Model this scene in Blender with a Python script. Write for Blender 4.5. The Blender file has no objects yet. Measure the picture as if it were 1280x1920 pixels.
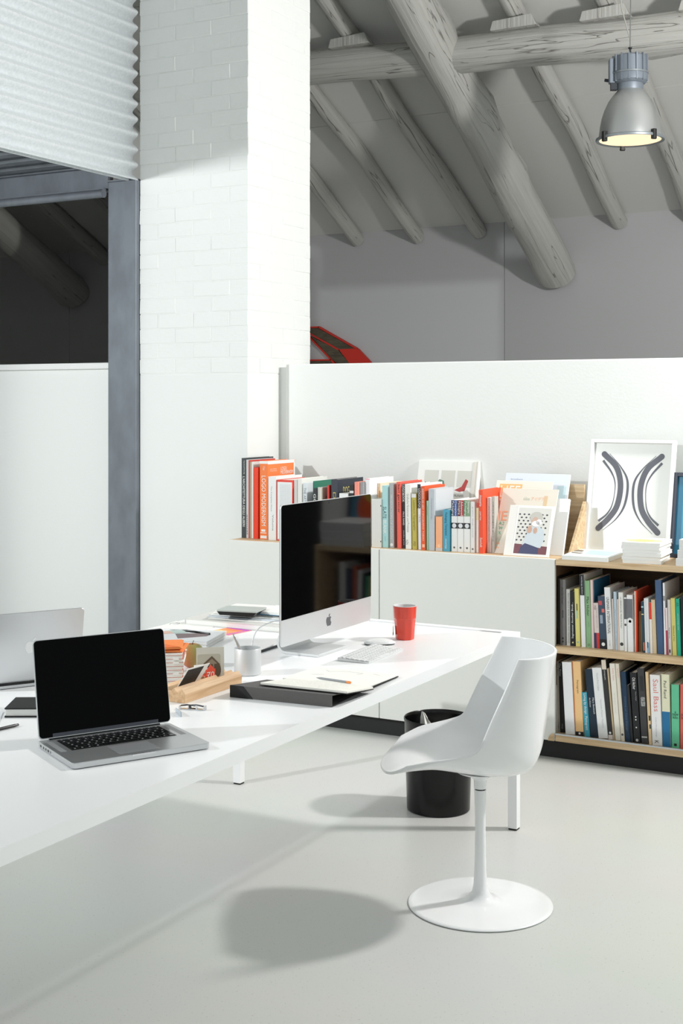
import bpy, bmesh, math, random
from mathutils import Vector, Matrix
random.seed(7)
scn = bpy.context.scene
col = scn.collection

# ---------------------------------------------------------------- camera, world, lights, exposure
YAW = math.radians(28.8464)
cd = bpy.data.cameras.new('camera'); cam = bpy.data.objects.new('camera', cd); col.objects.link(cam)
cam.location = (0, 0, 1.6); cam.rotation_euler = (math.pi/2, 0, YAW)
cd.sensor_fit = 'HORIZONTAL'; cd.sensor_width = 36; cd.lens = 36*2470/1280
cd.shift_y = -203/1280; cd.clip_end = 60
scn.camera = cam
wd = bpy.data.worlds.new('world'); scn.world = wd; wd.use_nodes = True
bg = wd.node_tree.nodes['Background']; bg.inputs[0].default_value = (.93, 1, .99, 1); bg.inputs[1].default_value = .46

def lamp(name, loc, watts, radius, color=(1, 1, 1)):
    l = bpy.data.lights.new(name, 'POINT'); l.energy = watts; l.shadow_soft_size = radius; l.color = color
    o = bpy.data.objects.new(name, l); col.objects.link(o); o.location = loc
    return o
lamp('key_lamp', (.25, 5.74, 3.0), 370, .13, (1, .985, .96))
sp_ = lamp('loft_lamp', (-4.95, 1.0, 2.79), 430, .05, (.97, .99, 1))
sl_ = bpy.data.lights.new('loft_lamp', 'SPOT'); sl_.energy = 410; sl_.shadow_soft_size = .05; sl_.color = (.97, .99, 1); sl_.spot_size = math.radians(125); sl_.spot_blend = 1
sp_.data = sl_; sp_.rotation_mode = 'QUATERNION'; sp_.rotation_quaternion = Vector((2.0, 4.7, -.6)).to_track_quat('-Z', 'Y')
vs = scn.view_settings
vs.view_transform = 'Standard'; vs.look = 'None'; vs.gamma = 1; vs.use_curve_mapping = False; vs.exposure = 0.20
scn.display_settings.display_device = 'sRGB'

# ---------------------------------------------------------------- materials
def lin(c):
    r = []
    for v in c[:3]:
        v = v/255
        r.append(v/12.92 if v <= .04045 else ((v+.055)/1.055)**2.4)
    return (*r, 1)
MATS = {}
def mat(c, rough=.5, metal=0, spec=.5, bump=0, scale=60, coat=0, var=0, name=None, stretch=None):
    key = (tuple(c), rough, metal, spec, bump, scale, coat, var, stretch)
    if key in MATS: return MATS[key]
    m = bpy.data.materials.new(name or 'paint'); m.use_nodes = True
    nt = m.node_tree; b = nt.nodes['Principled BSDF']
    b.inputs['Base Color'].default_value = lin(c); b.inputs['Roughness'].default_value = rough
    b.inputs['Metallic'].default_value = metal; b.inputs['Specular IOR Level'].default_value = spec
    b.inputs['Coat Weight'].default_value = coat
    if bump or var:
        tc = nt.nodes.new('ShaderNodeTexCoord'); n = nt.nodes.new('ShaderNodeTexNoise')
        n.inputs['Scale'].default_value = scale; n.inputs['Detail'].default_value = 5
        src = tc.outputs['Object']
        if stretch:
            mp = nt.nodes.new('ShaderNodeMapping'); mp.inputs['Scale'].default_value = stretch
            nt.links.new(src, mp.inputs[0]); src = mp.outputs[0]
        nt.links.new(src, n.inputs['Vector'])
        if bump:
            bp = nt.nodes.new('ShaderNodeBump'); bp.inputs['Strength'].default_value = bump; bp.inputs['Distance'].default_value = .004
            nt.links.new(n.outputs['Fac'], bp.inputs['Height']); nt.links.new(bp.outputs[0], b.inputs['Normal'])
        if var:
            mx = nt.nodes.new('ShaderNodeMix'); mx.data_type = 'RGBA'
            cr = nt.nodes.new('ShaderNodeValToRGB'); cr.color_ramp.elements[0].position = .35; cr.color_ramp.elements[1].position = .65
            nt.links.new(n.outputs['Fac'], cr.inputs[0])
            mx.inputs[6].default_value = lin([v*(1-var) for v in c]); mx.inputs[7].default_value = lin([min(255, v*(1+var*.6)) for v in c])
            nt.links.new(cr.outputs[0], mx.inputs[0]); nt.links.new(mx.outputs[2], b.inputs['Base Color'])
    MATS[key] = m
    return m
def whitewash():
    m = bpy.data.materials.new('whitewashed_log'); m.use_nodes = True
    nt = m.node_tree; b = nt.nodes['Principled BSDF']; b.inputs['Roughness'].default_value = .75
    tc = nt.nodes.new('ShaderNodeTexCoord'); mp = nt.nodes.new('ShaderNodeMapping'); mp.inputs['Scale'].default_value = (8, 8, .3)
    nt.links.new(tc.outputs['Object'], mp.inputs[0])
    n1 = nt.nodes.new('ShaderNodeTexNoise'); n1.inputs['Scale'].default_value = 1.5; n1.inputs['Detail'].default_value = 3; n1.inputs['Distortion'].default_value = .6
    nt.links.new(mp.outputs[0], n1.inputs['Vector'])
    cr = nt.nodes.new('ShaderNodeValToRGB'); e = cr.color_ramp.elements     # narrow dark drying cracks along the grain
    e[0].position = .494; e[0].color = (1, 1, 1, 1); e[1].position = .506; e[1].color = (1, 1, 1, 1)
    k = cr.color_ramp.elements.new(.5); k.color = (0, 0, 0, 1)
    nt.links.new(n1.outputs['Fac'], cr.inputs[0])
    n2 = nt.nodes.new('ShaderNodeTexNoise'); n2.inputs['Scale'].default_value = 4; n2.inputs['Detail'].default_value = 6
    nt.links.new(mp.outputs[0], n2.inputs['Vector'])
    mx = nt.nodes.new('ShaderNodeMix'); mx.data_type = 'RGBA'
    mx.inputs[6].default_value = lin((176, 174, 169)); mx.inputs[7].default_value = lin((206, 206, 202))
    nt.links.new(n2.outputs['Fac'], mx.inputs[0])
    m2 = nt.nodes.new('ShaderNodeMix'); m2.data_type = 'RGBA'; m2.inputs[6].default_value = lin((132, 128, 122))
    nt.links.new(cr.outputs[0], m2.inputs[0]); nt.links.new(mx.outputs[2], m2.inputs[7]); nt.links.new(m2.outputs[2], b.inputs['Base Color'])
    bp = nt.nodes.new('ShaderNodeBump'); bp.inputs['Strength'].default_value = .6; bp.inputs['Distance'].default_value = .01
    nt.links.new(cr.outputs[0], bp.inputs['Height'])
    bp2 = nt.nodes.new('ShaderNodeBump'); bp2.inputs['Strength'].default_value = .5; bp2.inputs['Distance'].default_value = .02
    nt.links.new(n2.outputs['Fac'], bp2.inputs['Height']); nt.links.new(bp.outputs[0], bp2.inputs['Normal']); nt.links.new(bp2.outputs[0], b.inputs['Normal'])
    return m
def wood(c0, c1, stretch, name):
    m = bpy.data.materials.new(name); m.use_nodes = True
    nt = m.node_tree; b = nt.nodes['Principled BSDF']; b.inputs['Roughness'].default_value = .5
    tc = nt.nodes.new('ShaderNodeTexCoord'); mp = nt.nodes.new('ShaderNodeMapping'); mp.inputs['Scale'].default_value = stretch
    nt.links.new(tc.outputs['Object'], mp.inputs[0])
    n = nt.nodes.new('ShaderNodeTexNoise'); n.inputs['Scale'].default_value = 1; n.inputs['Detail'].default_value = 4; n.inputs['Distortion'].default_value = .5
    nt.links.new(mp.outputs[0], n.inputs['Vector'])
    cr = nt.nodes.new('ShaderNodeValToRGB'); e = cr.color_ramp.elements
    e[0].position = .35; e[0].color = lin(c0); e[1].position = .62; e[1].color = lin(c1)
    nt.links.new(n.outputs['Fac'], cr.inputs[0]); nt.links.new(cr.outputs[0], b.inputs['Base Color'])
    return m
def floor_mat():
    m = bpy.data.materials.new('speckled_resin_floor'); m.use_nodes = True
    nt = m.node_tree; b = nt.nodes['Principled BSDF']
    tc = nt.nodes.new('ShaderNodeTexCoord'); n = nt.nodes.new('ShaderNodeTexNoise'); n.inputs['Scale'].default_value = 130; n.inputs['Detail'].default_value = 2
    nt.links.new(tc.outputs['Object'], n.inputs['Vector'])
    cr = nt.nodes.new('ShaderNodeValToRGB'); e = cr.color_ramp.elements
    e[0].position = .26; e[0].color = lin((188, 188, 182)); e[1].position = .36; e[1].color = lin((211, 212, 208))
    nt.links.new(n.outputs['Fac'], cr.inputs[0])
    n2 = nt.nodes.new('ShaderNodeTexNoise'); n2.inputs['Scale'].default_value = 1.3; n2.inputs['Detail'].default_value = 6
    nt.links.new(tc.outputs['Object'], n2.inputs['Vector'])
    mx = nt.nodes.new('ShaderNodeMix'); mx.data_type = 'RGBA'; mx.blend_type = 'MULTIPLY'; mx.inputs[0].default_value = .12
    nt.links.new(cr.outputs[0], mx.inputs[6]); nt.links.new(n2.outputs['Color'], mx.inputs[7]); nt.links.new(mx.outputs[2], b.inputs['Base Color'])
    b.inputs['Roughness'].default_value = .32; b.inputs['Specular IOR Level'].default_value = .35
    bp = nt.nodes.new('ShaderNodeBump'); bp.inputs['Strength'].default_value = .04; bp.inputs['Distance'].default_value = .01
    n3 = nt.nodes.new('ShaderNodeTexNoise'); n3.inputs['Scale'].default_value = 14
    nt.links.new(tc.outputs['Object'], n3.inputs['Vector']); nt.links.new(n3.outputs['Fac'], bp.inputs['Height']); nt.links.new(bp.outputs[0], b.inputs['Normal'])
    return m
def emit(c, s):
    m = bpy.data.materials.new('lit_glass'); m.use_nodes = True; b = m.node_tree.nodes['Principled BSDF']
    b.inputs['Base Color'].default_value = lin(c); b.inputs['Emission Color'].default_value = lin(c); b.inputs['Emission Strength'].default_value = s
    return m
WALL = mat((238, 240, 238), .7, bump=.12, scale=90, name='white_wall_paint')
BRICK = mat((238, 240, 238), .65, bump=.5, scale=45, name='painted_brick')
WHITE = mat((240, 241, 241), .38, name='white_lacquer')
GLOSS = mat((242, 243, 244), .16, spec=.5, name='glossy_white_plastic')
DESKM = mat((247, 248, 249), .3, name='white_desk_laminate')
DOORM = mat((232, 233, 228), .5, name='white_door_lacquer')
BLACKP = mat((14, 15, 16), .25, name='black_plastic')
BLACKM = mat((20, 21, 22), .6, name='black_matte')
SCREEN = mat((2, 2, 3), .05, spec=.3, name='screen_glass')
LAPSCR = mat((2, 2, 3), .12, spec=.08, name='laptop_screen_glass')
ALU = mat((206, 208, 210), .35, metal=.85, name='anodised_aluminium')
ALUL = mat((226, 228, 229), .42, metal=.55, name='light_aluminium')
STEEL = mat((122, 128, 136), .55, metal=.45, var=.07, scale=5, stretch=(2, 2, 1), name='galvanised_steel')
ZINC = mat((228, 233, 236), .55, metal=.12, var=.03, scale=70, name='zinc_sheet')
CHROME = mat((210, 210, 212), .15, metal=1, name='chrome')
PAPER = mat((240, 240, 236), .8, name='paper')
PAGES = mat((228, 224, 214), .85, bump=.3, scale=220, stretch=(1, 1, .05), name='page_edges')
PLY = wood((196, 164, 124), (222, 196, 158), (4, 60, 60), 'birch_plywood')
PLY_SHADED = wood((92, 70, 50), (112, 86, 62), (4, 60, 60), 'plywood_shaded')  # darker copy of the plywood, shelf interior shade put into its colour
BEECH = wood((204, 164, 122), (228, 194, 154), (70, 5, 70), 'beech_wood')
LOG = whitewash()
FLOORM = floor_mat()

# ---------------------------------------------------------------- mesh helpers
class MB:
    def __init__(s): s.v = []; s.f = []
    def add(s, vs, fs, M=None):
        o = len(s.v); s.v += [tuple(M @ Vector(p)) if M else tuple(p) for p in vs]
        s.f += [[i+o for i in f] for f in fs]; return s
    def box(s, x0, x1, y0, y1, z0, z1, M=None):
        return s.add([(x0,y0,z0),(x1,y0,z0),(x1,y1,z0),(x0,y1,z0),(x0,y0,z1),(x1,y0,z1),(x1,y1,z1),(x0,y1,z1)],
                     [(0,3,2,1),(4,5,6,7),(0,1,5,4),(1,2,6,5),(2,3,7,6),(3,0,4,7)], M)
    def prism(s, pts, a, b, M=None):               # polygon in local xy, from z=a to z=b
        n = len(pts)
        return s.add([(x,y,a) for x,y in pts]+[(x,y,b) for x,y in pts],
                     [tuple(range(n-1,-1,-1)), tuple(range(n,2*n))]+[(i,(i+1)%n,(i+1)%n+n,i+n) for i in range(n)], M)
    def lathe(s, prof, seg=32, M=None, caps=True):
        vs = []; fs = []
        for r, z in prof:
            for k in range(seg):
                a = 2*math.pi*k/seg; vs.append((r*math.cos(a), r*math.sin(a), z))
        for i in range(len(prof)-1):
            for k in range(seg):
                k2 = (k+1)%seg; fs.append((i*seg+k, i*seg+k2, (i+1)*seg+k2, (i+1)*seg+k))
        if caps:
            fs.append(tuple(range(seg-1,-1,-1))); fs.append(tuple((len(prof)-1)*seg+k for k in range(seg)))
        return s.add(vs, fs, M)
    def tube(s, pts, r, seg=8, M=None):
        P = [Vector(p) for p in pts]; R = r if isinstance(r, (list, tuple)) else [r]*len(P)
        vs = []; fs = []; up = Vector((0,0,1))
        for i, p in enumerate(P):
            t = (P[min(i+1,len(P)-1)]-P[max(i-1,0)]).normalized()
            u = up if abs(t.z) < .95 else Vector((1,0,0))
            a = t.cross(u).normalized(); b = a.cross(t).normalized()
            for k in range(seg):
                q = 2*math.pi*k/seg; vs.append(p+(a*math.cos(q)+b*math.sin(q))*R[i])
        for i in range(len(P)-1):
            for k in range(seg):
                k2 = (k+1)%seg; fs.append((i*seg+k,i*seg+k2,(i+1)*seg+k2,(i+1)*seg+k))
        fs.append(tuple(range(seg-1,-1,-1))); fs.append(tuple((len(P)-1)*seg+k for k in range(seg)))
        return s.add(vs, fs, M)
    def grid(s, rows, M=None):
        n = len(rows[0]); vs = [p for r in rows for p in r]
        return s.add(vs, [(i*n+j,i*n+j+1,(i+1)*n+j+1,(i+1)*n+j) for i in range(len(rows)-1) for j in range(n-1)], M)
    def mesh(s, name, bevel=0, seg=2, smooth=False, fixn=True):
        me = bpy.data.meshes.new(name); me.from_pydata(s.v, [], s.f); me.update()
        bm = bmesh.new(); bm.from_mesh(me)
        if fixn: bmesh.ops.recalc_face_normals(bm, faces=bm.faces)
        if bevel:
            es = [e for e in bm.edges if len(e.link_faces) == 2 and e.calc_face_angle(0) > .6]
            bmesh.ops.bevel(bm, geom=es, offset=bevel, segments=seg, affect='EDGES', profile=.5, clamp_overlap=True)
        bm.to_mesh(me); bm.free()
        if smooth:
            for p in me.polygons: p.use_smooth = True
            me.set_sharp_from_angle(angle=math.radians(smooth if smooth is not True else 40))
        return me
    def build(s, name, m, parent=None, bevel=0, seg=2, smooth=False, loc=(0,0,0), rot=(0,0,0), fixn=True):
        me = s.mesh(name, bevel, seg, smooth, fixn); me.materials.append(m)
        return link(name, me, parent, loc, rot)
def link(name, me, parent=None, loc=(0,0,0), rot=(0,0,0)):
    o = bpy.data.objects.new(name, me); col.objects.link(o); o.location = loc; o.rotation_euler = rot
    if parent: o.parent = parent
    return o
def root(name, loc, rz=0, rot=None):
    o = bpy.data.objects.new(name, None); col.objects.link(o); o.location = loc; o.rotation_euler = rot or (0,0,rz); o.empty_display_size = .1
    return o
def tag(o, label, cat, group=None):
    o['label'] = label; o['category'] = cat
    if group: o['group'] = group
    return o
def struct(o): o['kind'] = 'structure'; return o
def rrect(x0, x1, y0, y1, r, n=5):
    p = []
    for cx, cy, a0 in ((x1-r,y1-r,0),(x0+r,y1-r,90),(x0+r,y0+r,180),(x1-r,y0+r,270)):
        for k in range(n+1):
            a = math.radians(a0+90*k/n); p.append((cx+r*math.cos(a), cy+r*math.sin(a)))
    return p
def axes(o, x, y):                                   # matrix with local x, y (and z = x cross y) at point o
    x = Vector(x).normalized(); y = Vector(y).normalized(); z = x.cross(y)
    return Matrix((( x.x,y.x,z.x,o[0]),(x.y,y.y,z.y,o[1]),(x.z,y.z,z.z,o[2]),(0,0,0,1)))
TEXTS = []
def text(parent, body, o, x, y, length, height, m, name='title'):   # lettering printed flat on a surface, lower left at o
    TEXTS.append((parent, body, Vector(o), Vector(x).normalized(), Vector(y).normalized(), length, height, m, name))
def flush_texts():
    cache = {}
    for t in TEXTS:
        if t[1] not in cache:
            cu = bpy.data.curves.new('lettering', 'FONT'); cu.body = t[1]; cu.resolution_u = 2
            ob = bpy.data.objects.new('lettering', cu); col.objects.link(ob); cache[t[1]] = ob
    dg = bpy.context.evaluated_depsgraph_get(); dg.update()
    data = {}
    for k, ob in cache.items():
        me = bpy.data.meshes.new_from_object(ob.evaluated_get(dg))
        vs = [v.co.copy() for v in me.vertices]; fs = [list(p.vertices) for p in me.polygons]
        x0 = min(v.x for v in vs); x1 = max(v.x for v in vs); y0 = min(v.y for v in vs); y1 = max(v.y for v in vs)
        data[k] = ([((v.x-x0)/(x1-x0), (v.y-y0)/max(1e-6, y1-y0)) for v in vs], fs, (x1-x0)/max(1e-6, y1-y0))
        bpy.data.meshes.remove(me)
    for ob in cache.values():
        cu = ob.data; bpy.data.objects.remove(ob); bpy.data.curves.remove(cu)
    for par, body, o, x, y, L, H, m, name in TEXTS:
        vs, fs, asp = data[body]
        mb = MB(); mb.v = [tuple(o+x*(u*L)+y*(v*H)) for u, v in vs]; mb.f = fs
        mb.build(name, m, par, fixn=False)
# ---------------------------------------------------------------- structure
DT = .741                                            # desk top height
struct(MB().box(-14, 5, -4, 11.2, -.1, 0).build('floor', FLOORM))
PF = 5.85; PX0, PX1, PB = -4.497, -3.784, 6.50        # pillar front, sides, back
FAR = 11.0; TAN = .476; ZC = 3.222
def ceil_z(y): return ZC+TAN*(FAR-y)
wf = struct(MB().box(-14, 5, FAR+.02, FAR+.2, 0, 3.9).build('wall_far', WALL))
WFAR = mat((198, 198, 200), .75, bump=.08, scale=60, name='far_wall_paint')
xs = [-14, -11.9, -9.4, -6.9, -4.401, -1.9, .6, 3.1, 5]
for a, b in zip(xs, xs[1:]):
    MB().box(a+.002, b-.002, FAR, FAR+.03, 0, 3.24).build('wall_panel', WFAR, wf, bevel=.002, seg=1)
# sloping ceiling carried by the rafters, boarded in large panels
CEILM = mat((218, 218, 215), .8, bump=.1, scale=40, name='ceiling_paint')
YR = 3.0
def slope_slab(x0, x1, y0, y1, t0, t1):
    m = MB(); a = [(x0,y0,ceil_z(y0)+t0),(x1,y0,ceil_z(y0)+t0),(x1,y1,ceil_z(y1)+t0),(x0,y1,ceil_z(y1)+t0)]
    b = [(p[0],p[1],p[2]-t0+t1) for p in a]
    return m.add(a+b, [(0,3,2,1),(4,5,6,7),(0,1,5,4),(1,2,6,5),(2,3,7,6),(3,0,4,7)])
ce = struct(slope_slab(-14, 5, YR, FAR+.3, .03, .12).build('ceiling', CEILM))
ys = [YR, 5.0, 6.9, 8.05, 9.55, FAR+.25]
for i in range(len(ys)-1):
    px = [-14, -11.5, -8.93, -6.9, -5.27, -3.36, -.5, 2.4, 5]
    for x0, x1 in zip(px, px[1:]):
        slope_slab(x0+.003, x1-.003, ys[i]+.003, ys[i+1]-.003, 0, .032).build('ceiling_panel', CEILM, ce)
# low white partition between the desk room and the hall behind it
PY = 6.15
struct(MB().box(-3.735, -.96, PY, PY+.28, 0, 1.815).build('wall_partition', WALL, bevel=.006))
struct(MB().box(-3.79, -3.735, PY+.02, PY+.28, 0, 1.80).build('trim_1', WALL))
wl = struct(MB().box(-5.96, -4.70, 5.96, 6.2, 0, 1.80).build('wall_hall', WALL))
struct(MB().box(-5.96, -4.70, 5.935, 6.225, 1.80, 1.835).build('trim_2', WHITE, bevel=.004))
struct(MB().box(-5.75, -5.6, -2, 5.72, 0, 2.9).build('wall_left_blocker', WALL))  # unseen wall added to block the loft lamp from the left hall
struct(MB().box(-14, -5.97, 6.0, 6.2, 0, 6.5).build('wall_front_blocker', WALL))  # unseen wall added so the far-left hall stays dark
struct(MB().prism([(9.12,0),(FAR+.02,0),(FAR+.02,ceil_z(FAR)),(9.12,ceil_z(9.12))], -7.3, -7.15, Matrix(((0,0,1,0),(1,0,0,0),(0,1,0,0),(0,0,0,1)))).build('wall_fin_blocker', WALL))  # unseen fin wall added behind the pillar to shade the far-left wall
struct(MB().box(-14.1, -14, 6.0, 11.2, 0, 6.5).build('wall_end_blocker', WALL))  # unseen wall added to shut world light out of the left hall
cu_ = root('reflection_blocker', (-.93, 6.2, 0)); tag(cu_, 'added tall black two-door cupboard past the partition end, darkening the monitor reflection', 'cupboard')  # invented piece outside the view, added to darken the screen reflection
DARK = mat((26, 27, 29), .7, name='reflection_blocker_black')
MB().box(0, 1.3, .02, .5, 0, 2.2).build('body', DARK, cu_)
for k in range(2):
    dd = MB().box(.003+.65*k, .647+.65*k, 0, .019, .06, 2.197).build('door', DARK, cu_, bevel=.002)
    MB().box(.60+.07*k, .615+.07*k, -.03, 0, 1.0, 1.16).build('handle', STEEL, dd, bevel=.003)
# brick pillar, every brick of its two seen faces separate, plaster below
pil = MB().box(PX0+.0026, PX1-.0026, PF+.0026, PB, 1.74, 5.3).build('brick_pillar', BRICK)
tag(pil, 'whitewashed square brick pillar between the steel post and low partition', 'pillar')
MB().box(PX0, PX1, PF, PB, 0, 1.76).build('plaster_base', WALL, pil, bevel=.006)
def brick_meshes(sx, sy, sz, n):
    out = []
    for k in range(n):
        m = MB().box(0, sx, 0, sy, 0, sz); me = m.mesh('brick', bevel=.004, seg=2)
        for v in me.vertices:
            v.co += Vector((random.uniform(-1,1), random.uniform(-1,1), random.uniform(-1,1)))*.0009
        me.materials.append(BRICK); out.append(me)
    return out
CO = .0825; BH = CO-.0034
kinds = {}
def brick(x, y, z, sx, sy):
    k = (round(sx,3), round(sy,3))
    if k not in kinds: kinds[k] = brick_meshes(sx, sy, BH, 4)
    j = .003
    link('brick', random.choice(kinds[k]), pil, (x+random.uniform(-j,j)*.4, y+random.uniform(-j,j)*.5, z), (random.uniform(-.003,.003), random.uniform(-.003,.003), 0))
z = 1.765; i = 0
while z < 4.25:
    L, Wd, g = .232, .113, .0034
    if i % 2 == 0:
        brick(PX1-L, PF, z, L, Wd); brick(PX1-2*L-g, PF, z, L, Wd); w = PX1-2*L-2*g-PX0; brick(PX0, PF, z, w, Wd)
        y = PF+Wd+g
        while y < PB-.05: ly = min(L, PB-y); brick(PX1-Wd, y, z, Wd, ly); y += ly+g
    else:
        brick(PX1-Wd, PF, z, Wd, L); x = PX1-Wd-g
        while x > PX0+.02: l = min(L, x-PX0); brick(x-l, PF, z, l, Wd); x -= l+g
        y = PF+L+g
        while y < PB-.05: ly = min(L, PB-y); brick(PX1-Wd, y, z, Wd, ly); y += ly+g
    z += CO; i += 1

# ---------------------------------------------------------------- loft on the left: post, beam, deck, corrugated front
po = MB().box(-4.695, -4.500, 5.82, 5.94, .01, 2.838).build('steel_post', STEEL, bevel=.004)
tag(po, 'dark grey galvanised steel post standing against the white brick pillar', 'post')
MB().box(-4.72, -4.50, 5.80, 5.945, 0, .012).build('base_plate', STEEL, po)
MB().box(-4.70, -4.505, 5.815, 5.94, 2.838, 2.846).build('cap_plate', STEEL, po)
be = MB().box(-5.6, -4.71, 5.84, 5.86, 2.80, 2.93).box(-5.6, -4.71, 5.80, 5.90, 2.925, 2.94).box(-5.6, -4.71, 5.80, 5.90, 2.795, 2.806)
be = tag(be.build('steel_beam', STEEL), 'horizontal grey steel beam running left from the post', 'beam')
MB().tube([(-5.6, 5.79, 2.772), (-4.70, 5.79, 2.772)], .024, 16).build('round_rail', STEEL, be, smooth=True)
dk = MB().box(-5.6, -4.56, -1, 5.84, 2.975, 2.985)
dk = tag(dk.build('loft_deck', mat((120, 128, 130), .5, metal=.5, name='deck_steel')), 'ribbed metal loft deck seen from below at upper left', 'deck')
y = 5.72
while y > 3.2:
    MB().box(-5.6, -4.56, y-.05, y+.05, 2.93, 2.976).build('deck_rib', STEEL, dk, bevel=.012, seg=1); y -= .19
# corrugated sheet: waves run along y
m = MB(); rows = []; nz = 14*12; z0, z1 = 2.835, 4.4
pitch = .0845; npt = int((z1-z0)/pitch*10)
for k in range(npt+1):
    zz = z0+(z1-z0)*k/npt; xx = -4.518+.019*math.cos(2*math.pi*(zz-z0)/pitch)
    rows.append([(xx, 1.2, zz), (xx, 3.2, zz), (xx, 4.6, zz), (xx, 5.838, zz)])
co = m.grid(rows).build('corrugated_sheet', ZINC, smooth=True, fixn=False)
sd = co.modifiers.new('thickness', 'SOLIDIFY'); sd.thickness = .002
tag(co, 'pale galvanised corrugated sheet cladding the loft front above the steel post', 'cladding')
MB().box(-4.565, -4.545, 1.2, 5.84, 2.836, 2.93).build('bottom_angle', ZINC, co)

# ---------------------------------------------------------------- roof logs
def log_mesh(length, r0, r1, knots=5, seg=18):
    n = max(8, int(length/.10)); ph = [random.uniform(0, 6.28) for _ in range(6)]
    kn = [(random.uniform(0, length), random.uniform(0, 6.28), random.uniform(.12, .22)) for _ in range(knots)]
    m = MB(); vs = []; fs = []
    for i in range(n+1):
        zz = length*i/n; r = r0+(r1-r0)*i/n
        ox = .010*math.sin(zz*1.7+ph[0])+.006*math.sin(zz*4.1+ph[1]); oy = .010*math.sin(zz*1.9+ph[2])+.006*math.sin(zz*3.7+ph[3])
        for k in range(seg):
            a = 2*math.pi*k/seg
            rr = r*(1+.035*math.sin(2*a+ph[4]+zz)+.025*math.sin(3*a+ph[5]-zz*1.3)+random.uniform(-.012,.012))
            for kz, ka, kh in kn:
                da = (a-ka+math.pi) % (2*math.pi)-math.pi; d2 = ((zz-kz)/(r*.9))**2+(da/.6)**2
                rr += r*kh*math.exp(-d2*1.6)
            vs.append((ox+rr*math.cos(a), oy+rr*math.sin(a), zz))
    for i in range(n):
        for k in range(seg):
            k2 = (k+1) % seg; fs.append((i*seg+k, i*seg+k2, (i+1)*seg+k2, (i+1)*seg+k))
    fs.append(tuple(range(seg-1,-1,-1))); fs.append(tuple(n*seg+k for k in range(seg)))
    m.add(vs, fs); me = m.mesh('log', smooth=45); me.materials.append(LOG); return me
def log(name, p0, p1, r0, r1, label, knots=5, group=None):
    p0 = Vector(p0); p1 = Vector(p1); d = p1-p0
    o = link(name, log_mesh(d.length, r0, r1, knots), None, p0); o.rotation_mode = 'QUATERNION'
    o.rotation_quaternion = d.to_track_quat('Z', 'Y'); return tag(o, label, 'beam', group)
RAFT = [(-6.9, .062, 'thin whitewashed rafter just left of the brick pillar, mostly hidden'),
        (-5.87, .063, 'thin whitewashed rafter nearest the right side of the brick pillar'),
        (-5.27, .064, 'second thin whitewashed rafter right of the brick pillar'),
        (-4.64, .066, 'third thin whitewashed rafter right of the brick pillar'),
        (-3.99, .066, 'thin whitewashed rafter running beside the thick diagonal log'),
        (-3.36, .068, 'thin whitewashed rafter left of the pendant lamp'),
        (-2.72, .070, 'thin whitewashed rafter at the right edge behind the pendant lamp'),
        (-2.06, .070, 'thin whitewashed rafter past the right edge of the frame'),
        (-8.93, .075, 'thin dim rafter under the loft, left of the steel post'),
        (-8.2, .07, 'thin dim rafter crossing behind the top of the steel post'),
        (-9.7, .07, 'thin dim rafter hidden above the leftmost thick log')]
PUR_Y = 8.58; PR = .13
for x, r, lab in RAFT:
    y0, y1 = FAR+.0, 5.2
    log('roof_rafter', (x, y1, ceil_z(y1)-r*1.15), (x+random.uniform(-.03,.03), y0, ceil_z(y0)-r*1.15), r*1.1, r, lab, 3, 'thin roof rafters')
def pur_z(x): return 4.075-.036*(x+3.6)
pu = log('roof_purlin', (-6.6, PUR_Y+.03, pur_z(-6.6)), (.5, PUR_Y, pur_z(.5)), PR*.95, PR*1.12, 'thick horizontal whitewashed log under the rafters behind the pendant lamp', 12)
for x, r, lab in RAFT[1:8]:
    w = MB().add([(-.17,-.06,-.02),(.17,-.06,-.02),(.17,.06,-.02),(-.17,.06,-.02),(-.15,-.06,.045),(.13,-.06,.06),(.13,.06,.03),(-.15,.06,.02)],
             [(0,3,2,1),(4,5,6,7),(0,1,5,4),(1,2,6,5),(2,3,7,6),(3,0,4,7)])
    o = w.build('wedge_block', LOG, None, bevel=.004, seg=1)
    loc = Vector((x+.04, PUR_Y-.07, pur_z(x)+PR*.97)); o.parent = pu
    bpy.context.view_layer.update()
    o.matrix_parent_inverse = pu.matrix_world.inverted(); o.location = loc
DR = .155
def main_log(x, lab, dz=0):
    z_end = 2.74+dz; t = .545
    log('main_rafter_log', (x, 5.2, z_end+t*(FAR-5.2)), (x, FAR-.02, z_end), DR*1.0, DR*1.1, lab, 16)
main_log(-3.90, 'thickest diagonal whitewashed log with knots, ending against the far wall')
main_log(-9.3, 'thick dim diagonal log under the loft at left', .02)

# ---------------------------------------------------------------- cut out artwork on the far wall
art = root('wall_artwork', (-6.38, FAR-.005, 2.026))
def wp(zx, zy):                                      # plan of the ornament, metres from its centre
    s = 12.67/2470/9.14; return ((zx-130)*s/.868, -(zy-770)*s)
Mw = axes((0,0,0), (1,0,0), (0,0,1))
REDM = mat((206, 44, 28), .5, name='red_enamel'); DWOOD = wood((70, 62, 48), (96, 86, 68), (9, 9, 40), 'dark_stained_wood')
def poly(pts, d0, d1, name, mt):
    MB().prism([wp(*p) for p in pts], d0, d1, Mw).build(name, mt, art)
poly([(-160,238),(260,238),(870,600),(610,605),(130,320),(-160,320)], .004, .03, 'wood_panel', DWOOD)
poly([(130,370),(590,610),(770,825),(930,1100),(700,1100),(560,825),(480,770)], .004, .03, 'wood_panel', DWOOD)
poly([(-160,800),(480,800),(700,1100),(-160,1100)], .004, .03, 'wood_panel', DWOOD)
poly([(610,605),(930,600),(1130,820),(1330,1100),(940,1100),(770,820)], .004, .034, 'red_panel', REDM)
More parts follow.
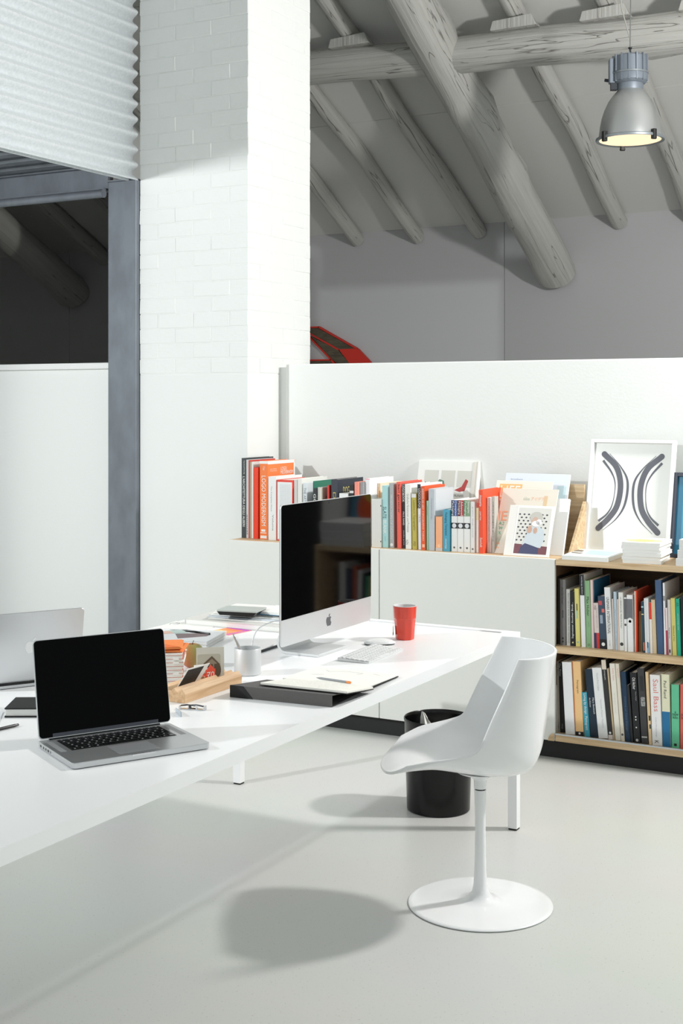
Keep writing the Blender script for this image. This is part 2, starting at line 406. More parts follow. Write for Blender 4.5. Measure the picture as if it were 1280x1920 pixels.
def bar(a, b, w=26):
    a = Vector(a); b = Vector(b); d = (b-a).normalized(); n = Vector((-d.y, d.x))*w/2; a = a-d*6; b = b+d*6
    poly([tuple(a+n), tuple(a-n), tuple(b-n), tuple(b+n)], .004, .038, 'red_strip', REDM)
for a, b in (((-160,222),(272,218)),((272,218),(905,598)),((100,315),(605,610)),((110,385),(480,775)),((480,775),(740,1100)),((-160,783),(480,783)),((-160,222),(-160,783))): bar(a, b)
tag(art, 'red edged dark wood cut-out ornament hung on the far wall behind the partition', 'artwork')

# ---------------------------------------------------------------- pendant lamp
pl = root('pendant_lamp', (-2.325, 7.853, 3.205))
tag(pl, 'large grey metal industrial bell pendant hanging over the partition at right', 'lamp')
LG = mat((150, 156, 160), .42, metal=.6, name='lamp_grey_metal'); LS = mat((176, 178, 178), .38, metal=.7, name='brushed_lamp_shade'); LB = mat((132, 140, 150), .5, metal=.4, name='cast_housing')
MB().lathe([(.188,.0),(.188,.02),(.181,.076),(.171,.127),(.155,.177),(.131,.228),(.105,.265),(.080,.292),(.078,.296),(.076,.292),(.10,.262),(.127,.225),(.151,.174),(.167,.125),(.177,.076),(.184,.02),(.184,.0)], 56, caps=False).build('lamp_shade', LS, pl, smooth=50)
MB().lathe([(.186,-.006),(.204,-.010),(.207,-.004),(.206,.006),(.190,.012),(.184,.008)], 56, caps=False).build('rim_ring', LG, pl, smooth=50)
MB().lathe([(.0,.0),(.10,-.002),(.186,-.004),(.186,.001),(.10,.003),(.0,.004)], 48, caps=False).build('glass_disc', emit((255, 230, 192), .8), pl, smooth=True)
hs = MB().lathe([(.075,.290),(.078,.300),(.078,.335),(.092,.340),(.104,.352),(.106,.392),(.104,.398),(.100,.402),(.098,.495),(.090,.505),(.05,.512),(.0,.514)], 40, caps=False).build('gear_housing', LB, pl, smooth=35)
for k in range(14):
    a = 2*math.pi*k/14
    MB().box(.094, .1075, -.004, .004, .345, .508, Matrix.Rotation(a, 4, 'Z')).build('cooling_fin', LB, hs)
MB().lathe([(.104,.392),(.110,.394),(.110,.402),(.104,.404)], 40, caps=False).build('clamp_band', LG, pl, smooth=True)
Ma = Matrix.Rotation(math.radians(205), 4, 'Z')
MB().box(.095, .128, -.028, .028, .34, .49, Ma).build('terminal_box', LB, pl, bevel=.006)
MB().box(.08, .118, -.02, .02, .30, .35, Ma).tube([(.12,-.03,.365),(.15,-.03,.37)], .010, 8, Ma).build('hinge_bracket', mat((60,64,68), .5, metal=.5), pl)
for a in (238, 330, 120):
    Mr = Matrix.Rotation(math.radians(a), 4, 'Z')
    MB().box(.186, .214, -.012, .012, -.030, .030, Mr).tube([(.20,-.016,-.022),(.20,.016,-.022)], .010, 8, Mr).build('rim_clip', mat((54,54,54), .5, metal=.5), pl, bevel=.003)
MB().lathe([(.0,.51),(.012,.514),(.014,.525),(.006,.532),(.006,.548),(.012,.552),(.012,.558),(.0,.562)], 16, caps=False).build('hanging_hook', mat((70,74,76), .4, metal=.8), pl, smooth=True)
ztop = ceil_z(7.85)-3.205-.13
MB().tube([(0,0,.56),(0.01,0,ztop)], .0035, 6).build('steel_cable', mat((120,122,120), .5), pl)
MB().tube([(-.004,0,.62),(-.05,-.01,.80),(-.10,-.03,ztop)], .004, 6).build('power_cable', mat((170,170,164), .6), pl)
# ---------------------------------------------------------------- sideboard and open shelf
FY = 5.65; SB = 6.13; ST = .901
tb = MB().box(-3.776, -1.205, FY+.018, SB, ST-.026, ST).box(-2.014, -1.205, FY, FY+.02, ST-.026, ST)
tb = tag(tb.build('wooden_top_board', PLY), 'long birch plywood top board carrying the row of books', 'shelf board')
plinth = mat((40, 41, 41), .8, name='dark_plinth')
struct(MB().box(-3.74, -1.23, FY+.035, SB-.02, 0, .083).build('baseboard_front', plinth))
def cabinet(x0, x1, label):
    c = root('white_cabinet', (x0, FY, 0)); w = x1-x0
    tag(c, label, 'cabinet', 'white door cabinets under the books')
    MB().box(0, .02, .02, SB-FY, .084, .874).box(w-.034, w-.0125, .02, SB-FY, .084, .874).box(.02, w-.034, .02, SB-FY, .084, .104).box(.02, w-.034, SB-FY-.02, SB-FY, .104, .874).build('body', PLY, c)
    MB().box(.002, w-.002, 0, .018, .084, .9005).build('door', DOORM, c, bevel=.002)
    return c
cabinet(-3.776, -2.905, 'white flat-fronted cabinet behind the monitor, left of the door gap')
cb = cabinet(-2.905, -2.016, 'white flat-fronted cabinet right of the door gap, beside the open bookshelf')
MB().prism([(.0,.0),(.03,.0),(.03,.034),(.022,.034),(.008,.022)], 0, .004, axes((.855,-.001,.084),(1,0,0),(0,0,1))).build('finger_notch', PLY, cb)
sh = root('open_bookshelf', (-2.016, FY, 0)); tag(sh, 'open plywood bookshelf with two packed shelves at the right', 'bookshelf')
W_ = .811
MB().box(W_-.02, W_, 0, SB-FY, .084, .874).build('side_panel', PLY, sh)
MB().box(-.0115, W_-.02, SB-FY-.012, SB-FY, .084, .874).box(-.0115, -.0095, .0185, SB-FY-.012, .51, .874).box(-.0115, -.0095, .0185, SB-FY-.012, .1125, .48).build('back_panel', PLY_SHADED, sh)
MB().box(.001, W_-.02, -.001, .0185, .480, .510).box(-.0115, W_-.02, .0185, SB-FY-.012, .480, .510).build('shelf_board', PLY, sh)
MB().box(.001, W_-.02, -.001, .0185, .084, .1125).box(-.0115, W_-.02, .0185, SB-FY-.012, .084, .1125).build('shelf_board', PLY, sh)
MB().box(.001, W_-.02, -.004, .004, .1125, .1185).build('edge_strip', mat((206,212,216), .4, metal=.3), sh)
# ---------------------------------------------------------------- books
BOOKS = [
 ('T',-3.774,0.0281,0.415,5.77,0.27,0.,(62, 68, 70),'tall slim dark grey book, leftmost on the sideboard',[('t', "L'ARCHITETTURA DEGLI ALBERI", 0.55, 0.23, 0.86, 0.5, (240, 241, 238)), ('t', 'Cesare Leonardi Franca Stagi', 0.6, 0.03, 0.2, 0.3, (240, 241, 238))]),
 ('T',-3.7452,0.0159,0.407,5.77,0.26,0.,(205, 208, 208),'thin pale grey book next to the leftmost dark one',[('t', 'annual', 0.5, 0.7, 0.95, 0.5, (90, 90, 90))]),
 ('T',-3.7287,0.0066,0.405,5.77,0.25,0.,(205, 60, 50),'very thin red booklet between two pale spines',[]),
 ('T',-3.7215,0.0103,0.397,5.77,0.25,0.,(176, 160, 136),'thin tan brown book near the left end of the sideboard',[]),
 ('T',-3.7106,0.0099,0.397,5.77,0.25,0.,(232, 232, 228),'thin white book just left of the bright red one',[]),
 ('T',-3.6943,0.0291,0.368,5.76,0.22,-0.0027,(236, 62, 28),'bright plain red book left of the thick orange one',[]),
 ('T',-3.6646,0.0045,0.391,5.8,0.2,0.,(95, 30, 34),'narrow dark maroon book squeezed beside the orange volume',[]),
 ('T',-3.6554,0.05,0.403,5.76,0.27,0.,(246, 128, 62),'thick tall orange book with large white vertical title',[('t', 'LOGO MODERNISM', 0.5, 0.19, 0.83, 0.5, (240, 241, 238)), ('b', 0, 0.035, (240, 241, 238)), ('b', 0.955, 0.99, (240, 241, 238), 0.1, 0.85), ('b', 0.875, 0.905, (240, 241, 238), 0.2, 0.7), ('b', 0.915, 0.925, (240, 241, 238), 0.1, 0.8), ('t', 'R. Roger', 0.5, 0.07, 0.12, 0.3, (240, 241, 238))]),
 ('T',-3.5913,0.0482,0.325,5.74,0.26,0.,(238, 239, 238),'thick plain white book right of the orange one',[('t', 'The Complete Work', 0.4, 0.15, 0.55, 0.2, (150, 150, 150)), ('t', 'Volume', 0.6, 0.6, 0.85, 0.2, (140, 140, 140))]),
 ('T',-3.5406,0.096,0.310,5.74,0.28,0.,(228, 70, 56),'wide red slipcase with a white gridded front',[('grid',)]),
 ('T',-3.444,0.0202,0.311,5.75,0.26,0.,(214, 214, 210),'pale grey book right of the red slipcase',[]),
 ('T',-3.4219,0.0264,0.319,5.75,0.26,0.,(236, 236, 230),'cream white book above the monitor corner',[]),
 ('T',-3.3845,0.0247,0.298,5.74,0.24,0.,(222, 228, 232),'pale blue white book with grey title above the monitor',[('t', 'THE ART OF PAPER', 0.5, 0.08, 0.6, 0.55, (110, 120, 130))]),
 ('T',-3.3593,0.0045,0.305,5.8,0.21,0.,(52, 128, 104),'green edged picture book behind the monitor top',[]),
 ('T',-3.3138,0.0198,0.274,5.72,0.17,0.,(40, 44, 48),'small black book with white letters above the monitor',[('t', 'GOO', 0.5, 0.1, 0.38, 0.7, (240, 241, 238))]),
 ('T',-3.2934,0.0183,0.279,5.73,0.19,0.,(214, 214, 206),'grey jacketed book with a name on its visible cover',[('cover', (160, 158, 146), 0.0, 0.6), ('ct', 'Otto Neurath', 0.25, 0.95, 0.16, 0.3, (40, 40, 40))]),
 ('T',-3.2496,0.0123,0.290,5.75,0.18,0.,(208, 58, 50),'thin red book beside the dark navy one',[]),
 ('T',-3.2266,0.0382,0.320,5.75,0.27,0.,(50, 55, 66),'large dark navy book with gold lettering',[('t', 'DOGON', 0.5, 0.2, 0.8, 0.4, (196, 178, 96)), ('ct', 'DOGON', 0.2, 0.62, 0.12, 0.24, (214, 200, 120)), ('ct', '?', 0.38, 0.44, 0.36, 0.5, (214, 200, 120))]),
 ('T',-3.1698,0.0513,0.254,5.73,0.16,0.,(240, 240, 238),'short white block of a book below the navy cover',[]),
 ('T',-3.1124,0.027,0.298,5.73,0.18,0.,(24, 25, 28),'small black book with white print left of a salmon one',[('t', 'SHOW', 0.5, 0.3, 0.6, 0.7, (240, 241, 238)), ('b', 0.1, 0.14, (220, 220, 220), 0.1, 0.9)]),
 ('T',-3.0834,0.0242,0.312,5.73,0.2,0.,(246, 150, 132),'salmon pink book above the monitor',[]),
 ('T',-3.0586,0.0185,0.312,5.74,0.22,0.,(150, 152, 154),'grey book with a black striped disc on the spine',[('disc', 0.14, 0.38, (22, 24, 26))]),
 ('T',-3.0395,0.026,0.328,5.76,0.26,0.,(244, 240, 242),'white book with a pink top edge above monitor corner',[('b', 0, 0.012, (246, 140, 160)), ('b', 0.3, 0.33, (240, 90, 130), 0.1, 0.3)]),
 ('T',-3.0129,0.0175,0.302,5.84,0.24,0.,(250, 226, 200),'cream and orange book standing behind a white block',[('b', 0.12, 0.4, (244, 166, 96), 0.55, 1), ('b', 0.06, 0.4, (247, 205, 168), 0.05, 0.5)]),
 ('T',-2.9718,0.0526,0.234,5.7,0.11,0.,(232, 231, 226),'thick white notebook block with elastic closure',[('lines', (205, 203, 198)), ('b', 0.12, 0.15, (22, 24, 26), 0.92, 1), ('b', 0.86, 0.89, (22, 24, 26), 0.92, 1)]),
 ('T',-2.9186,0.0324,0.300,5.71,0.2,0.0058,(172, 216, 217),'pale turquoise book with dark and white lettering',[('t', 'SLATE', 0.45, 0.34, 0.53, 0.55, (40, 60, 70)), ('t', 'BLANK', 0.45, 0.56, 0.78, 0.55, (240, 241, 238)), ('t', 'phaidon', 0.5, 0.82, 0.9, 0.3, (140, 180, 185))]),
 ('T',-2.8856,0.0262,0.313,5.72,0.24,0.0074,(176, 178, 178),'mid grey book with pale vertical lettering',[('t', 'PRODUCTION OF DESIGN', 0.5, 0.18, 0.86, 0.45, (215, 217, 217)), ('disc', 0.93, 0.98, (235, 235, 235))]),
 ('T',-2.8588,0.0045,0.314,5.76,0.22,0.0046,(84, 62, 56),'dark brown book shaded between grey and red spines',[]),
 ('T',-2.8383,0.0233,0.320,5.71,0.24,0.0126,(238, 98, 82),'coral red book with dark serif title',[('t', 'karl gerstner', 0.5, 0.04, 0.47, 0.6, (60, 20, 20))]),
 ('T',-2.8144,0.0157,0.310,5.72,0.24,0.012,(34, 37, 40),'narrow black book with white capitals',[('t', 'LOGOBOOK', 0.5, 0.01, 0.28, 0.75, (240, 241, 238)), ('t', 'PAUL RAND', 0.5, 0.43, 0.64, 0.5, (240, 241, 238)), ('t', 'studio print', 0.5, 0.72, 0.95, 0.5, (210, 210, 210))]),
 ('T',-2.7881,0.0313,0.312,5.7,0.22,0.0146,(240, 240, 234),'white book with thin grey title right of black capitals',[('t', 'Grafische Notationen und Prozesse', 0.5, 0.15, 0.74, 0.4, (150, 150, 145)), ('t', 'NZN', 0.3, 0.86, 0.93, 0.4, (120, 120, 120))]),
 ('T',-2.7519,0.0246,0.267,5.7,0.18,0.017,(190, 176, 80),'olive yellow book with dark lettering',[('t', 'Lessons in Typography', 0.5, 0.12, 0.66, 0.5, (120, 105, 30)), ('t', 'PSD', 0.5, 0.86, 0.94, 0.5, (110, 100, 40)), ('b', 0, 0.07, (225, 225, 222))]),
 ('T',-2.7267,0.0172,0.313,5.71,0.25,0.0108,(236, 238, 242),'book with black upper and white lower spine',[('b', 0, 0.37, (32, 38, 46)), ('t', 'LOGOLOGO', 0.6, 0.07, 0.38, 0.7, (240, 241, 238)), ('t', '1970', 0.6, 0.47, 0.58, 0.5, (170, 170, 170))]),
 ('T',-2.7036,0.0214,0.304,5.7,0.23,0.0111,(228, 92, 44),'bright orange book with a long white title line',[('t', 'DESIGN AS ART TYPOGRAPHY TODAY', 0.5, 0.04, 0.86, 0.35, (240, 241, 238)), ('b', 0.91, 0.96, (245, 190, 160), 0.2, 0.8)]),
 ('T',-2.6816,0.0099,0.235,5.71,0.18,0.,(158, 220, 180),'thin mint green book',[('b', 0.1, 0.3, (120, 190, 150), 0.3, 0.6)]),
 ('T',-2.6657,0.0321,0.293,5.7,0.22,0.0048,(188, 194, 200),'cool grey book with a plain pale front cover',[('t', 'Identity Systems and Signs', 0.5, 0.15, 0.5, 0.25, (150, 156, 164)), ('cover', (206, 210, 214), 0.0, 1)]),
 ('T',-2.6291,0.0355,0.162,5.7,0.16,0.,(250, 178, 132),'short peach coloured book with grey foot',[('b', 0.91, 1, (206, 202, 198)), ('disc', 0.8, 0.9, (252, 200, 160))]),
 ('T',-2.5919,0.0359,0.197,5.7,0.2,0.,(76, 162, 190),'sky blue book with dark title',[('t', 'Packaging Templates', 0.45, 0.07, 0.62, 0.4, (30, 60, 80)), ('t', 'structural designs', 0.45, 0.7, 0.94, 0.3, (240, 241, 238))]),
 ('T',-2.5528,0.0313,0.243,5.71,0.21,0.,(238, 238, 236),'white book with navy and blue title block',[('b', 0.0, 0.31, (28, 44, 80), 0, 0.5), ('b', 0.0, 0.31, (60, 86, 152), 0.5, 1), ('t', 'Complex', 0.72, 0.02, 0.3, 0.4, (240, 241, 238)), ('t', 'Packaging', 0.26, 0.02, 0.3, 0.4, (240, 241, 238)), ('b', 0.44, 0.55, (22, 24, 26)), ('disc', 0.45, 0.54, (225, 225, 228)), ('disc', 0.9, 0.94, (90, 90, 90))]),
 ('T',-2.5204,0.0312,0.244,5.71,0.21,0.,(238, 238, 236),'white book with maroon and red title block',[('b', 0.0, 0.31, (92, 18, 30), 0, 0.5), ('b', 0.0, 0.31, (176, 24, 36), 0.5, 1), ('t', 'Advanced', 0.72, 0.02, 0.3, 0.4, (240, 241, 238)), ('t', 'Packaging', 0.26, 0.02, 0.28, 0.4, (240, 241, 238)), ('b', 0.44, 0.55, (22, 24, 26)), ('disc', 0.45, 0.54, (225, 225, 228)), ('disc', 0.9, 0.94, (90, 90, 90))]),
 ('T',-2.4881,0.0326,0.245,5.71,0.21,0.,(238, 238, 236),'white book with two green title blocks',[('b', 0.0, 0.31, (98, 136, 96), 0, 0.5), ('b', 0.0, 0.31, (136, 164, 128), 0.5, 1), ('t', 'Simple', 0.72, 0.02, 0.25, 0.4, (240, 241, 238)), ('t', 'Packaging', 0.26, 0.02, 0.3, 0.4, (240, 241, 238)), ('b', 0.44, 0.55, (22, 24, 26)), ('disc', 0.45, 0.54, (225, 225, 228)), ('disc', 0.9, 0.94, (90, 90, 90))]),
 ('T',-2.4536,0.0214,0.239,5.71,0.22,0.,(234, 234, 232),'slim white book with a small ring on its foot',[('t', 'graphic design manual', 0.5, 0.1, 0.7, 0.3, (170, 170, 170)), ('disc', 0.91, 0.95, (120, 120, 120))]),
 ('T',-2.4316,0.0152,0.234,5.72,0.2,0.,(240, 239, 230),'white book with red top and pale yellow panel',[('b', 0, 0.1, (196, 84, 72), 0.2, 1), ('b', 0.1, 0.35, (232, 222, 180), 0, 0.6), ('b', 0.1, 0.35, (200, 216, 160), 0.8, 1)]),
 ('T',-2.4064,0.0215,0.296,5.7,0.24,0.0091,(238, 82, 48),'tall vermilion red book with white stacked lettering',[('t', 'Annuario', 0.5, 0.08, 0.26, 0.55, (240, 241, 238)), ('t', 'graphic design', 0.4, 0.34, 0.48, 0.4, (240, 241, 238)), ('t', 'Zanichelli', 0.5, 0.75, 0.9, 0.5, (240, 241, 238))]),
 ('T',-2.3843,0.0222,0.259,5.74,0.05,0.,(226, 227, 224),'white folded newspaper standing upright in the row',[('t', 'the world of paper issues', 0.5, 0.15, 0.8, 0.3, (165, 165, 165))]),
 ('T',-2.3614,0.0148,0.264,5.745,0.045,0.,(190, 188, 180),'grey illustrated journal next to the folded newspaper',[('t', 'news pages print', 0.5, 0.1, 0.8, 0.5, (120, 110, 100))]),
 ('A',-2.0383,0.0139,0.307,5.7,0.22,0.,(20, 20, 22),'black book with orange print at the left end, middle shelf',[('t', 'THE GRAPHIC', 0.4, 0.02, 0.22, 0.6, (225, 80, 50)), ('t', 'DESIGN LANGUAGE', 0.4, 0.22, 0.5, 0.6, (240, 241, 238)), ('b', 0.52, 0.76, (128, 144, 116)), ('disc', 0.57, 0.63, (22, 24, 26)), ('disc', 0.66, 0.72, (22, 24, 26))]),
 ('A',-2.0238,0.0085,0.294,5.71,0.22,0.,(70, 63, 57),'thin dark brown book on the middle shelf',[]),
 ('A',-2.0072,0.0272,0.296,5.69,0.24,0.0042,(122, 119, 118),'grey hardback with dark dots on the middle shelf',[('t', 'And She Turned', 0.45, 0.12, 0.37, 0.3, (60, 60, 60)), ('disc', 0.47, 0.49, (50, 50, 50)), ('disc', 0.5, 0.52, (50, 50, 50)), ('disc', 0.53, 0.55, (50, 50, 50)), ('disc', 0.56, 0.58, (50, 50, 50)), ('disc', 0.88, 0.91, (45, 45, 45)), ('disc', 0.93, 0.96, (45, 45, 45))]),
 ('A',-1.9768,0.0178,0.254,5.69,0.2,0.0079,(200, 200, 194),'pale grey thin book with small dark type, middle shelf',[('t', 'TEXTS ABOUT BOOK DESIGN AND PRINTING', 0.6, 0.06, 0.95, 0.4, (120, 120, 116))]),
 ('A',-1.9575,0.0215,0.246,5.69,0.2,0.0132,(20, 21, 23),'black book with white italic title on the middle shelf',[('tu', 'Sagmeister Another Book...', 0.5, 0.2, 0.86, 0.5, (240, 241, 238)), ('disc', 0.92, 0.95, (230, 220, 160))]),
 ('A',-1.9338,0.0211,0.259,5.69,0.2,0.0269,(224, 214, 130),'pale yellow book with small black and blue bars',[('b', 0.26, 0.38, (50, 50, 40), 0.4, 0.6), ('b', 0.38, 0.52, (120, 200, 224), 0.4, 0.6), ('disc', 0.91, 0.94, (120, 190, 220))]),
 ('A',-1.9072,0.0208,0.323,5.69,0.27,0.0307,(238, 239, 240),'tall book with black top third and white below',[('b', 0, 0.285, (28, 31, 38)), ('t', 'werbung denken', 0.5, 0.02, 0.27, 0.3, (240, 241, 238))]),
 ('A',-1.8839,0.0237,0.298,5.69,0.26,0.0281,(136, 178, 132),'sage green book with black title',[('t', 'Max Huber', 0.5, 0.24, 0.53, 0.5, (24, 34, 24)), ('t', 'phaidon', 0.55, 0.62, 0.7, 0.2, (90, 130, 90)), ('disc', 0.94, 0.98, (110, 150, 110))]),
 ('A',-1.859,0.0106,0.302,5.69,0.26,0.0244,(226, 200, 198),'pink spined book with a multicoloured front cover',[('cover', (40, 110, 150), 0.0, 0.35), ('cover', (226, 150, 60), 0.35, 0.5), ('cover', (180, 50, 60), 0.5, 0.7), ('cover', (90, 60, 130), 0.7, 0.85)]),
 ('A',-1.8455,0.023,0.201,5.69,0.2,0.0366,(222, 208, 202),'pale book with navy and red foot on the middle shelf',[('b', 0.66, 1, (40, 52, 96), 0, 0.45), ('b', 0.66, 1, (206, 52, 40), 0.45, 1), ('t', '1920', 0.35, 0.05, 0.15, 0.4, (110, 60, 60)), ('t', 'Typographie', 0.65, 0.1, 0.55, 0.2, (150, 130, 130))]),
 ('A',-1.8205,0.0312,0.233,5.69,0.22,0.0523,(56, 72, 92),'dark blue photographic spine leaning beside a white one',[('b', 0.82, 1, (14, 15, 18)), ('b', 0.09, 0.17, (200, 80, 84), 0.1, 0.6), ('b', 0.24, 0.31, (214, 110, 104), 0.5, 0.9), ('disc', 0.88, 0.95, (240, 241, 238)), ('b', 0.36, 0.52, (150, 166, 182), 0.2, 0.6)]),
 ('A',-1.7883,0.0267,0.274,5.69,0.22,0.0532,(237, 237, 236),'thick white book with tall black capitals, middle shelf',[('t', 'UNIMARK INTERNATIONAL', 0.5, 0.16, 0.75, 0.5, (30, 30, 32)), ('t', 'design', 0.5, 0.85, 0.95, 0.2, (160, 160, 160))]),
 ('A',-1.7606,0.0073,0.225,5.69,0.19,0.0366,(206, 196, 188),'thin beige book right of the tall white capitals',[]),
 ('A',-1.7524,0.0138,0.257,5.69,0.2,0.0338,(186, 202, 214),'light steel blue book on the middle shelf',[('t', 'form and sign', 0.5, 0.3, 0.9, 0.2, (120, 140, 160))]),
 ('A',-1.7379,0.0045,0.225,5.69,0.19,0.0268,(240, 214, 200),'very thin pale pink booklet on the middle shelf',[]),
 ('A',-1.7326,0.0216,0.256,5.69,0.22,0.0235,(236, 236, 230),'white book with thin grey italian title',[('t', 'LA GRAFICA DEL MADE IN ITALY', 0.5, 0.08, 0.62, 0.3, (110, 110, 108)), ('disc', 0.86, 0.92, (60, 60, 60))]),
 ('A',-1.707,0.0124,0.236,5.68,0.2,0.0152,(238, 238, 238),'white spine with grey photo and round head, narrower one',[('b', 0.02, 0.4, (96, 98, 102)), ('disc', 0.48, 0.53, (80, 80, 80))]),
 ('A',-1.6922,0.0258,0.249,5.68,0.22,0.022,(239, 239, 239),'wider white spine with dark grey photo on top',[('b', 0.07, 0.42, (112, 114, 118)), ('disc', 0.39, 0.5, (240, 241, 238)), ('disc', 0.44, 0.49, (130, 130, 132))]),
 ('A',-1.6658,0.0134,0.268,5.69,0.22,0.0062,(222, 74, 40),'red orange book with a white strip on the middle shelf',[('b', 0.01, 1, (228, 220, 208), 0.1, 0.5)]),
 ('A',-1.6518,0.0153,0.177,5.71,0.17,0.,(160, 132, 90),'short tan brown paper book on the middle shelf',[('lines', (120, 92, 60))]),
 ('A',-1.6287,0.0106,0.223,5.69,0.2,0.0361,(30, 66, 82),'thin dark teal book with pale marks',[('b', 0.09, 0.12, (170, 210, 220)), ('b', 0.24, 0.26, (240, 220, 170)), ('b', 0.8, 0.96, (226, 120, 80), 0.4, 0.9)]),
 ('A',-1.6168,0.0087,0.238,5.69,0.2,0.0298,(226, 228, 230),'left one of two thin white twin spines',[]),
 ('A',-1.6074,0.0097,0.239,5.69,0.2,0.0296,(230, 232, 234),'right one of two thin white twin spines with blue foot',[('b', 0.81, 1, (150, 186, 212)), ('b', 0.8, 0.91, (24, 34, 50), 0, 0.4)]),
 ('A',-1.5951,0.0108,0.221,5.69,0.2,0.032,(240, 232, 226),'white book with bright red upper third',[('b', 0, 0.33, (226, 56, 30))]),
 ('A',-1.5834,0.0171,0.234,5.69,0.2,0.0361,(218, 196, 160),'wood coloured cream book left of the slate blue one',[]),
 ('A',-1.5641,0.0278,0.321,5.69,0.25,0.035,(66, 92, 128),'tall slate blue book on the middle shelf',[]),
 ('A',-1.5335,0.0079,0.311,5.69,0.25,0.0225,(236, 236, 240),'tall white book with grey front, right of the slate blue one',[('b', 0.18, 0.25, (150, 150, 150))]),
 ('A',-1.5247,0.0098,0.203,5.69,0.19,0.0344,(238, 224, 224),'pink and maroon striped thin book on the middle shelf',[('b', 0.48, 1, (172, 62, 84)), ('b', 0.02, 0.46, (206, 80, 96), 0.1, 0.25)]),
 ('A',-1.514,0.0135,0.239,5.69,0.2,0.0291,(216, 208, 204),'stone grey book with black mark on its foot',[('b', 0.9, 0.96, (22, 24, 26), 0.2, 0.6), ('t', 'typo', 0.4, 0.5, 0.7, 0.3, (60, 60, 60))]),
 ('A',-1.498,0.0192,0.247,5.69,0.2,0.0356,(216, 206, 120),'yellow green book with small dark type',[('t', 'Dilemma of Two', 0.5, 0.48, 0.75, 0.4, (120, 112, 50))]),
 ('A',-1.4774,0.0175,0.246,5.69,0.2,0.0328,(30, 170, 138),'emerald green book at the right end, middle shelf',[('t', 'editorial design today', 0.5, 0.26, 0.55, 0.25, (240, 241, 238)), ('t', '65', 0.5, 0.07, 0.13, 0.6, (20, 110, 90))]),
 ('A',-1.458,0.0147,0.259,5.69,0.2,0.0266,(20, 22, 26),'black book right of the emerald green one',[]),
 ('A',-1.441,0.0229,0.274,5.69,0.2,0.0251,(235, 235, 235),'white book past the black one at the right, middle shelf',[]),
 ('A',-1.4158,0.0228,0.292,5.69,0.2,0.0156,(196, 90, 50),'rust orange book near the right end, middle shelf',[]),
 ('A',-1.3907,0.034,0.278,5.69,0.2,0.0082,(40, 60, 90),'navy book near the right end, middle shelf',[]),
 ('A',-1.3544,0.0338,0.308,5.69,0.2,0.,(225, 225, 220),'white book at the far right end, middle shelf',[]),
 ('B',-2.037,0.0152,0.213,5.69,0.16,0.0143,(206, 200, 190),'wire bound notebook at the left end, bottom shelf',[('wire',)]),
 ('B',-2.0212,0.0105,0.320,5.7,0.22,0.0241,(158, 152, 142),'thin warm grey book on the bottom shelf',[('t', 'Neue Kunst', 0.5, 0.02, 0.2, 0.5, (40, 38, 36)), ('t', 'Niggli', 0.5, 0.86, 0.95, 0.5, (60, 60, 60))]),
 ('B',-2.0097,0.0202,0.317,5.7,0.22,0.032,(22, 23, 24),'slim black book at the left, bottom shelf',[('t', 'Das Plakat', 0.4, 0.02, 0.2, 0.4, (170, 170, 170)), ('t', 'Hatje', 0.5, 0.88, 0.95, 0.4, (150, 150, 150))]),
 ('B',-1.9786,0.0449,0.324,5.68,0.25,0.0517,(238, 239, 240),'very thick blank white book on the bottom shelf',[]),
 ('B',-1.9306,0.0376,0.331,5.68,0.25,0.0465,(244, 200, 142),'thick apricot book with black foot',[('b', 0.945, 1, (20, 20, 22)), ('b', 0, 0.94, (240, 130, 60), 0, 0.06), ('t', 'Pentagram', 0.5, 0.25, 0.43, 0.3, (120, 96, 60)), ('disc', 0.955, 0.985, (240, 241, 238))]),
 ('B',-1.8895,0.0256,0.197,5.68,0.18,0.0717,(62, 158, 180),'short turquoise book with bold white title',[('t', 'Living by design  Pentagram', 0.5, 0.03, 0.85, 0.55, (240, 241, 238))]),
 ('B',-1.8614,0.0352,0.303,5.68,0.24,0.0917,(16, 40, 58),'midnight blue thick book with small white title',[('t', 'Mary Benbeck', 0.75, 0.42, 0.66, 0.28, (240, 241, 238)), ('t', 'Art Director', 0.35, 0.42, 0.56, 0.2, (240, 241, 238))]),
 ('B',-1.8251,0.0441,0.312,5.68,0.25,0.0999,(238, 239, 239),'thick white leaning book with faint grey title',[('t', 'World Print Label', 0.5, 0.07, 0.32, 0.22, (190, 192, 196)), ('t', 'Norman Potter Hyphen', 0.6, 0.45, 0.85, 0.2, (185, 186, 190))]),
 ('B',-1.7791,0.0205,0.351,5.68,0.25,0.0971,(46, 46, 46),'dark book with cream top leaning on the white one',[('b', 0, 0.12, (224, 212, 196)), ('t', 'pictographs', 0.5, 0.13, 0.25, 0.3, (240, 241, 238)), ('b', 0.94, 1, (226, 214, 208)), ('disc', 0.9, 0.93, (240, 241, 238))]),
 ('B',-1.7575,0.0072,0.315,5.68,0.22,0.0923,(196, 176, 144),'thin tan leaning book on the bottom shelf',[]),
 ('B',-1.7488,0.0247,0.338,5.68,0.23,0.0801,(236, 232, 220),'ivory leaning book with faint pink title',[('t', 'Swiss Style', 0.55, 0.06, 0.22, 0.35, (236, 160, 150)), ('t', 'the graphic artist', 0.5, 0.38, 0.65, 0.15, (190, 186, 176))]),
 ('B',-1.7224,0.0167,0.340,5.68,0.23,0.0793,(228, 220, 204),'narrower ivory leaning book right of the pink titled one',[('t', 'Japan', 0.55, 0.06, 0.18, 0.4, (236, 150, 140)), ('disc', 0.9, 0.93, (90, 90, 90))]),
 ('B',-1.7027,0.0229,0.307,5.68,0.22,0.0742,(20, 52, 80),'dark petrol blue leaning book',[('t', 'Theory of Type Design', 0.5, 0.35, 0.85, 0.2, (120, 140, 160))]),
